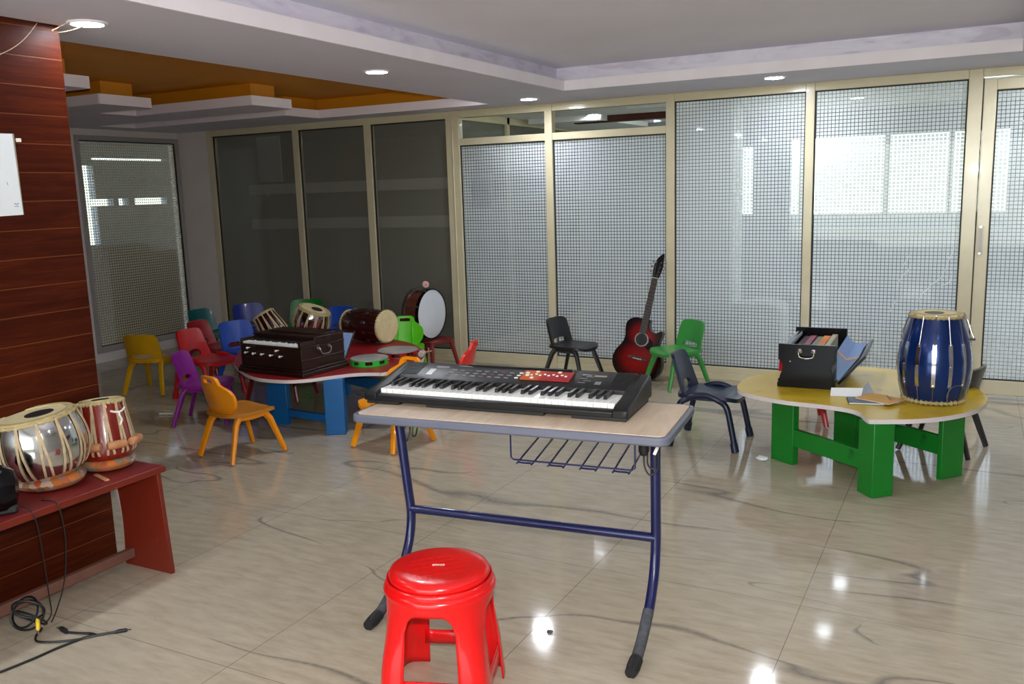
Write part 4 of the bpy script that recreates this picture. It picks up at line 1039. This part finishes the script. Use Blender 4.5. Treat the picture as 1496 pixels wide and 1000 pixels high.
# ------------------------------------------------------------------ guitar leaning on the glass wall
gl_ = R(9.5); gr = R(10.5)
rot = (Matrix.Translation((-2.335, 6.46, .006)) @ Matrix.Rotation(R(3), 4, 'Z') @ Matrix.Rotation(-gl_, 4, 'X') @ Matrix.Rotation(gr, 4, 'Y'))
t = thing('acoustic_guitar', 'red sunburst acoustic guitar with cutaway leaning on the frosted glass wall', 'guitar'); t.matrix_world = rot
half_l = [(0, .002), (-.075, .006), (-.145, .032), (-.188, .085), (-.200, .145), (-.186, .205), (-.155, .255), (-.138, .297), (-.136, .335), (-.146, .385), (-.146, .43), (-.120, .468), (-.075, .484), (-.028, .486)]
half_r = [(.028, .486), (.031, .455), (.045, .415), (.075, .392), (.11, .398), (.136, .418), (.150, .408), (.150, .375), (.140, .335), (.140, .297), (.157, .255), (.187, .205), (.200, .145), (.188, .085), (.145, .032), (.075, .006)]
out = smoothloop(half_l+half_r, 4)
m = MB(); m.prism(out, 0, .085, lambda x, z, y: V(x, y, z), side_mi=1); body = m.build('body', [M['sunburst'], M['blackgl']], t, bevel=.004, ang=30)
m = MB(); m.tube([(x*.995, -.0005, .245+(z-.245)*.996) for x, z in out], .0022, 6, True); m.build('binding', M['blackgl'], body)
def diskY(m, cx, cz, r, y0, y1, n=36): return m.tube([(cx, y0, cz), (cx, y1, cz)], r, n)
m = MB(); diskY(m, 0, .325, .056, -.0012, .001); m.build('rosette', M['steel'], t)
m = MB(); diskY(m, 0, .325, .047, -.0020, .0); m.build('sound_hole', M['blackmat'], t)
m = MB(); m.prism(smoothloop([(.05, .345), (.085, .33), (.095, .29), (.075, .26), (.045, .268), (.055, .30), (.066, .32)], 4), -.0016, .0, lambda x, z, y: V(x, y, z)); m.build('pickguard', M['blackgl'], t)
m = MB(); m.prism(smoothloop([(-.085, .172), (-.06, .184), (0, .188), (.06, .184), (.085, .172), (.06, .164), (0, .160), (-.06, .164)], 3), -.010, 0, lambda x, z, y: V(x, y, z)); m.span((-.04, -.013, .180), (.04, -.009, .183)); br = m.build('bridge', M['ebony'], t, bevel=.002)
m = MB()
for k in range(6): m.cyl((-.030+.012*k, -.013, .170), (-.030+.012*k, -.009, .170), .0034, n=10)
m.build('bridge_pin', M['ivory'], br)
m = MB(); m.prism([(-.0285, .375), (.0285, .375), (.0225, .818), (-.0225, .818)], -.009, -.001, lambda x, z, y: V(x, y, z)); fb = m.build('fingerboard', M['ebony'], t, bevel=.001)
m = MB(); z = .818; sc_ = .65
for k in range(1, 20):
    z = .818-(.65)*(1-2**(-k/12))*1.0
    if z < .38: break
    hw = .0225+(.818-z)*.0135; m.span((-hw, -.0102, z-.0009), (hw, -.0085, z+.0009))
m.build('fret', M['steel'], fb)
m = MB(); m.rings([[V(hw*math.cos(a), -.001+d*max(0, math.sin(a)), z) for a in (PI*k/10 for k in range(11))] for z, hw, d in ((.44, .0285, .03), (.50, .0275, .021), (.80, .0225, .019), (.84, .0225, .017))]); m.build('neck', M['ebony'], t)
hd = smoothloop([(-.0225, .818), (-.030, .850), (-.035, .90), (-.028, .950), (-.012, .985), (.012, 1.012), (.024, 1.0), (.030, .95), (.036, .90), (.030, .850), (.0225, .818)], 3)
m = MB(); m.prism(hd, -.004, .013, lambda x, z, y: V(x, y+(z-.818)*.18, z)); m.build('headstock', M['blackgl'], t, bevel=.002)
m = MB(); m.span((-.0225, -.0125, .814), (.0225, -.003, .819)); m.build('nut', M['ivory'], t)
pegl = []
for sg in (-1, 1):
    for k in range(3):
        z = .865+k*.038; yy = (z-.818)*.18
        m = MB(); m.cyl((sg*.020, yy-.012, z), (sg*.020, yy-.003, z), .0045, n=10); m.cyl((sg*.028, yy+.004, z), (sg*.044, yy+.004, z), .0025, n=8)
        m.tube([(sg*.044, yy+.004, z), (sg*.046, yy+.004, z), (sg*.056, yy+.004, z), (sg*.058, yy+.004, z)], [.004, .009, .009, .004], 12, flat=.5)
        m.build('tuning_peg', M['chrome'], t)
for k in range(6):
    q = -2.5+k
    MB().tube([(q*.012, -.0135, .178), (q*.0072, -.0128, .817), (math.copysign(.020, q)*.9, -.0125+.01, .865+.038*(2-abs(abs(q)-.5)))], .0007, 5).build('string', M['steel'], t)

# ------------------------------------------------------------------ bench at the wooden wall
t = thing('bench', 'low red wooden bench with tapered end panel against the wooden wall', 'bench', (-3.03, 2.39, 0), 0)
W = lambda x, y, z: V(x+3.03, y-2.39, z)
m = MB(); m.box(W(-3.032, 1.64, BZ-.014), (.345, 1.50, .028)); m.build('seat_board', [M['benchtop']], t, bevel=.004)
m = MB(); m.box(W(-2.8585, 1.64, BZ-.013), (.003, 1.50, .024)); m.build('edge_strip', M['bench'], t, bevel=.001)
for yy in (2.352, 1.10):
    pts = [(-2.838, 0), (-2.866, BZ-.029), (-3.125, BZ-.029), (-3.116, .35), (-3.106, .26), (-3.102, .16), (-3.112, .0)]
    m = MB(); m.prism(pts, yy, yy+.018, lambda x, z, y: W(x, y, z)); lg = m.build('end_panel', M['bench'], t, bevel=.001)
    m = MB(); pr = smoothline([V(x, z, 0) for x, z in pts[2:]], 4)
    m.strip([W(p.x-.0005, yy+.009, p.y) for p in pr], [V(-1, 0, 0)]*len(pr), .0185, .003); m.build('edge_band', M['benchedge'], lg)
m = MB(); m.box(W(-3.055, 1.735, .062), (.026, 1.23, .042)); m.build('foot_bar', M['bar'], t, bevel=.003)
# things on the bench
t = thing('desk_speaker', 'round black desk speaker with silver rim at the near end of the red bench', 'speaker', (-2.955, 1.775, BZ+.001), -33)
m = MB(); m.span((-.045, -.05, 0), (.045, .045, .03)); m.build('base', M['blackmat'], t, bevel=.008)
m = MB(); m.tube([(0, .055, .085), (0, .045, .085), (0, .01, .085), (0, -.03, .085), (0, -.042, .085)], [.02, .06, .082, .084, .080], 32); m.build('housing', M['blackgl'], t)
m = MB(); m.tube([V(.074*math.cos(2*PI*k/40), -.044, .085+.074*math.sin(2*PI*k/40)) for k in range(40)], .0035, 8, True); m.build('rim', M['steel'], t)
m = MB(); m.tube([(0, -.040, .085), (0, -.0435, .085)], [.072, .068], 32); m.build('grille', M['blackmat'], t)
m = MB(); m.box((0, 0, 0), (.115, .016, .006)); o = m.build('wooden_slat', M['peg'], bevel=.001); o.location = (-2.955, 2.168, BZ+.0045); o.rotation_euler = (0, 0, R(-16)); tag(o, 'short pale slat lying on the red bench in front of the silver drum', 'slat')
m = MB(); m.tube([(0, -.01, 0), (.09, .03, 0)], .008, 10); o = m.build('chalk_stick', M['ivory']); o.location = (-5.1, 4.27, .009); tag(o, 'short pale stick lying on the floor behind the small tabla', 'stick')

# ------------------------------------------------------------------ cables at the bench
m = MB(); m.tube(smoothline([(-2.90, 1.80, BZ+.02), (-2.865, 1.812, BZ+.006), (-2.848, 1.82, .40), (-2.855, 1.832, .25), (-2.87, 1.845, .12), (-2.88, 1.85, .05), (-2.90, 1.83, .012)], 6), .0022, 6)
tag(m.build('speaker_cable', M['cable']), 'thin black cable hanging over the bench edge from the desk speaker', 'cable')
m = MB(); m.tube(smoothline([(-2.93, 1.90, BZ+.004), (-2.865, 1.908, BZ+.005), (-2.846, 1.91, .42), (-2.85, 1.918, .30), (-2.857, 1.90, .16), (-2.875, 1.87, .06), (-2.90, 1.86, .010)], 6), .0022, 6)
tag(m.build('speaker_cable', M['cable']), 'second thin black cable hanging over the bench edge, nearer the silver drum', 'cable')
t = thing('cable_bundle', 'coiled black cable bundle with yellow plug on the floor under the bench', 'cable', (-2.93, 1.80, .006), 0)
m = MB()
for k, (rx, ry, tz) in enumerate(((.062, .045, .06), (.055, .05, .05), (.048, .038, .075), (.066, .035, .045))):
    m.tube([V(rx*math.cos(2*PI*i/24)+.01*k-.02, .03*math.sin(2*PI*i/24+k), tz+ry*math.sin(2*PI*i/24)) for i in range(24)], .0038, 7, True)
m.build('coil', M['cable'], t)
m = MB(); m.tube([(.055, -.005, .055), (.058, -.008, .045), (.068, -.016, .022), (.070, -.018, .017)], [.004, .0075, .0075, .004], 12); yb = m.build('yellow_plug', M['rcayellow'], t)
m = MB(); m.tube([(.070, -.018, .017), (.076, -.023, .003)], .0032, 8); m.build('plug_tip', M['chrome'], yb)
t = thing('extension_cord', 'black Y shaped power cord with plug lying on the floor before the bench', 'cord', (-2.69, 1.83, 0), 0)
def fl(pts, r=.0045): return smoothline([V(x+2.69, y-1.83, r+.0006) for x, y in pts], 6)
m = MB(); m.tube(fl([(-2.92, 1.30), (-2.83, 1.42), (-2.76, 1.53), (-2.727, 1.66), (-2.715, 1.75), (-2.69, 1.845), (-2.668, 1.87)]), .0045, 8)
m.tube(fl([(-2.668, 1.87), (-2.640, 1.898), (-2.622, 1.915)]), .0045, 8)
m.tube(fl([(-2.668, 1.87), (-2.70, 1.868), (-2.75, 1.85), (-2.79, 1.838)]), .0045, 8)
m.tube(fl([(-2.668, 1.868), (-2.71, 1.815), (-2.765, 1.775), (-2.82, 1.752), (-2.86, 1.77), (-2.89, 1.81), (-2.90, 1.82)], .004), .004, 8)
m.build('cord', M['cable'], t)
m = MB(); m.tube([V(-.088, .004, .008), V(-.10, .008, .009), V(-.125, .012, .009), V(-.135, .013, .009)], [.006, .011, .011, .008], 12, flat=.75); pl = m.build('plug', M['blackmat'], t)
m = MB(); m.cyl((-.135, .010, .009), (-.155, .0125, .009), .0022, n=8); m.cyl((-.133, .017, .009), (-.153, .020, .009), .0022, n=8); m.build('prong', M['steel'], pl)
m = MB(); m.tube([V(.064, .081, .005), V(.072, .089, .007), V(.090, .106, .007), V(.094, .110, .006)], [.005, .0068, .0068, .004], 12); m.cyl((.094, .110, .0065), (.102, .118, .0065), .0022, n=8); m.build('jack', M['blackmat'], t)
# litter
def blob(name, x, y, r, h, mat, label, seed):
    random.seed(seed); bm = bmesh.new(); bmesh.ops.create_icosphere(bm, subdivisions=2, radius=1)
    for v in bm.verts: q = .75+.5*random.random(); v.co = V(v.co.x*r*q, v.co.y*r*q*.8, max(-h, v.co.z*h*q)+h)
    mm = MB(); mm.bm.free(); mm.bm = bm; o = mm.build(name, mat, smooth=False); o.location = (x, y, .0005); tag(o, label, 'litter')
blob('paper_scrap', -.976, 4.757, .030, .012, M['paper'], 'crumpled white paper scrap on the floor left of the green table legs', 3)
blob('pebble', -1.227, 2.544, .012, .004, M['dust'], 'small dark chip on the floor between stool and right desk leg', 5)

# ------------------------------------------------------------------ on the wooden wall
XW = -3.2095
t = thing('paper_sheet', 'white paper sheet with a small blue scribble pinned to the wooden wall', 'paper', (XW, 2.10, 1.62), 0)
m = MB(); m.prism([(-.16, .145), (.052, .148), (.053, -.152), (-.16, -.158)], 0, .0012, lambda y, z, x: V(x, y, z)); m.build('sheet', M['paper'], t, smooth=False)
m = MB(); m.prism([(.0455, .148), (.052, .148), (.0530, -.152), (.0505, -.152)], .0012, .0016, lambda y, z, x: V(x, y, z)); m.build('folded_edge', M['lblgold'], t, smooth=False)
m = MB()
for pts in (((.020, -.108), (.023, -.112), (.026, -.108)), ((.028, -.110), (.030, -.114), (.034, -.111), (.037, -.107)), ((.020, -.120), (.027, -.119), (.036, -.1205)), ((.002, -.03), (.004, -.04))):
    m.tube([V(.0016, y, z) for y, z in pts], .0009, 5)
m.build('handwriting', M['ink'], t)
m = MB(); m.span((-3.2095, 2.156, 1.738), (-3.203, 2.176, 1.752)); tag(m.build('wall_clip', M['ivory'], bevel=.002), 'small pale clip on the wooden wall beside the paper sheet', 'clip')
m = MB(); m.tube(smoothline([(-3.2085, 2.02, 2.00), (-3.2085, 2.10, 2.035), (-3.2085, 2.18, 2.075), (-3.2085, 2.24, 2.12), (-3.2085, 2.30, 2.185)], 5), .0016, 6); tag(m.build('loose_wire', M['wire']), 'thin loose wire running up the wooden wall to the ceiling', 'wire')

# ------------------------------------------------------------------ ceiling downlights
CORR = [(-3.25, 8.0), (-2.75, 8.75), (-.95, 8.2), (.9, 8.2), (-3.3, 7.2), (-.95, 7.2)]
lab = {0: 'round ceiling downlight beside the top of the wooden wall, with a dangling wire', 1: 'round ceiling downlight midway along the beam before the orange recess', 2: 'round ceiling downlight at the corner of the beam, above the narrow cream post', 3: 'round ceiling downlight above the frosted glass, right of the corner one'}
LP = [(-3.08, 2.42), (-3.045, 4.25), (-3.07, 6.235), (-1.232, 6.19), (.48, 6.19), (.48, 4.80), (.48, 3.18), (.48, 1.6), (-3.05, .55), (.48, 0), (-3.05, -1.2)]+CORR
for i, (x, y) in enumerate(LP):
    t = thing('ceiling_light', lab.get(i, 'round ceiling downlight outside the picture, along the beams' if i < 11 else 'round corridor downlight, a small dash of light behind the frosted glass'), 'ceiling light', (x, y, ZC), 0, 'round ceiling downlights')
    MB().lathe([(.062, -.0005), (.075, -.0005), (.076, -.004), (.071, -.008), (.060, -.008), (.058, -.005)], 40).build('trim_ring', M['white'], t)
    MB().lathe([(0, -.0045), (.058, -.0045), (.059, -.006), (.055, -.0075), (0, -.008)], 36).build('diffuser', M['led_dim' if i in (0, 5, 6, 7, 9) else 'led' if i < 11 else 'led_corridor'], t)
    if i == 0:
        m = MB(); m.tube(smoothline([(-.05, -.055, -.004), (-.07, -.075, -.020), (-.075, -.10, -.035), (-.05, -.10, -.045), (-.02, -.06, -.035), (.03, -.04, -.022), (.045, -.03, -.010)], 5), .0022, 6); m.build('dangling_wire', M['wire'], t)

# ------------------------------------------------------------------ light: camera flash, daylight outside
lf = bpy.data.lights.new('camera_flash', 'SPOT'); lf.energy = 360; lf.spot_size = R(118); lf.spot_blend = .9; lf.shadow_soft_size = .022; lf.color = (1, .97, .93)
lo = bpy.data.objects.new('camera_flash', lf); COL.objects.link(lo)
mf = Matrix((rr, uu, -f)).transposed().to_4x4(); mf.translation = V(0, 0, 1.5)+uu*.11+f*.06; lo.matrix_world = mf
wd = bpy.data.worlds.new('sky'); scn.world = wd; wd.use_nodes = True
nt = wd.node_tree; nt.nodes.clear()
bg = nt.nodes.new('ShaderNodeBackground'); wo = nt.nodes.new('ShaderNodeOutputWorld')
tc = nt.nodes.new('ShaderNodeTexCoord'); sx = nt.nodes.new('ShaderNodeSeparateXYZ'); cr = nt.nodes.new('ShaderNodeValToRGB')
nt.links.new(tc.outputs['Generated'], sx.inputs[0]); nt.links.new(sx.outputs[2], cr.inputs[0])
e = cr.color_ramp.elements; e[0].position = -.0; e[0].color = (.55, .60, .50, 1); e[1].position = .25; e[1].color = (.80, .90, 1, 1)
nt.links.new(cr.outputs[0], bg.inputs[0]); bg.inputs[1].default_value = 13; nt.links.new(bg.outputs[0], wo.inputs[0])

def portal(x, y, z, w, h, rot):
    l = bpy.data.lights.new('daylight_portal', 'AREA'); l.shape = 'RECTANGLE'; l.size = w; l.size_y = h; l.cycles.is_portal = True
    o = bpy.data.objects.new('daylight_portal', l); COL.objects.link(o); o.location = (x, y, z); o.rotation_euler = rot
portal(-.75, YB-.06, 1.22, 4.5, 1.75, (R(90), 0, 0))
portal(-.74, Yo+.1, 1.47, 1.96, .93, (R(90), 0, PI))
portal(5.5, 8.1, 1.1, 2.75, 2.19, (R(90), 0, R(90)))
scn.view_settings.view_transform = 'Standard'; scn.view_settings.look = 'None'; scn.view_settings.exposure = -.55; scn.view_settings.gamma = 1
scn.view_settings.use_curve_mapping = False
scn.cycles.use_denoising = True; scn.cycles.max_bounces = 10; scn.cycles.transparent_max_bounces = 12; scn.cycles.sample_clamp_indirect = 6; scn.cycles.caustics_reflective = False; scn.cycles.caustics_refractive = False
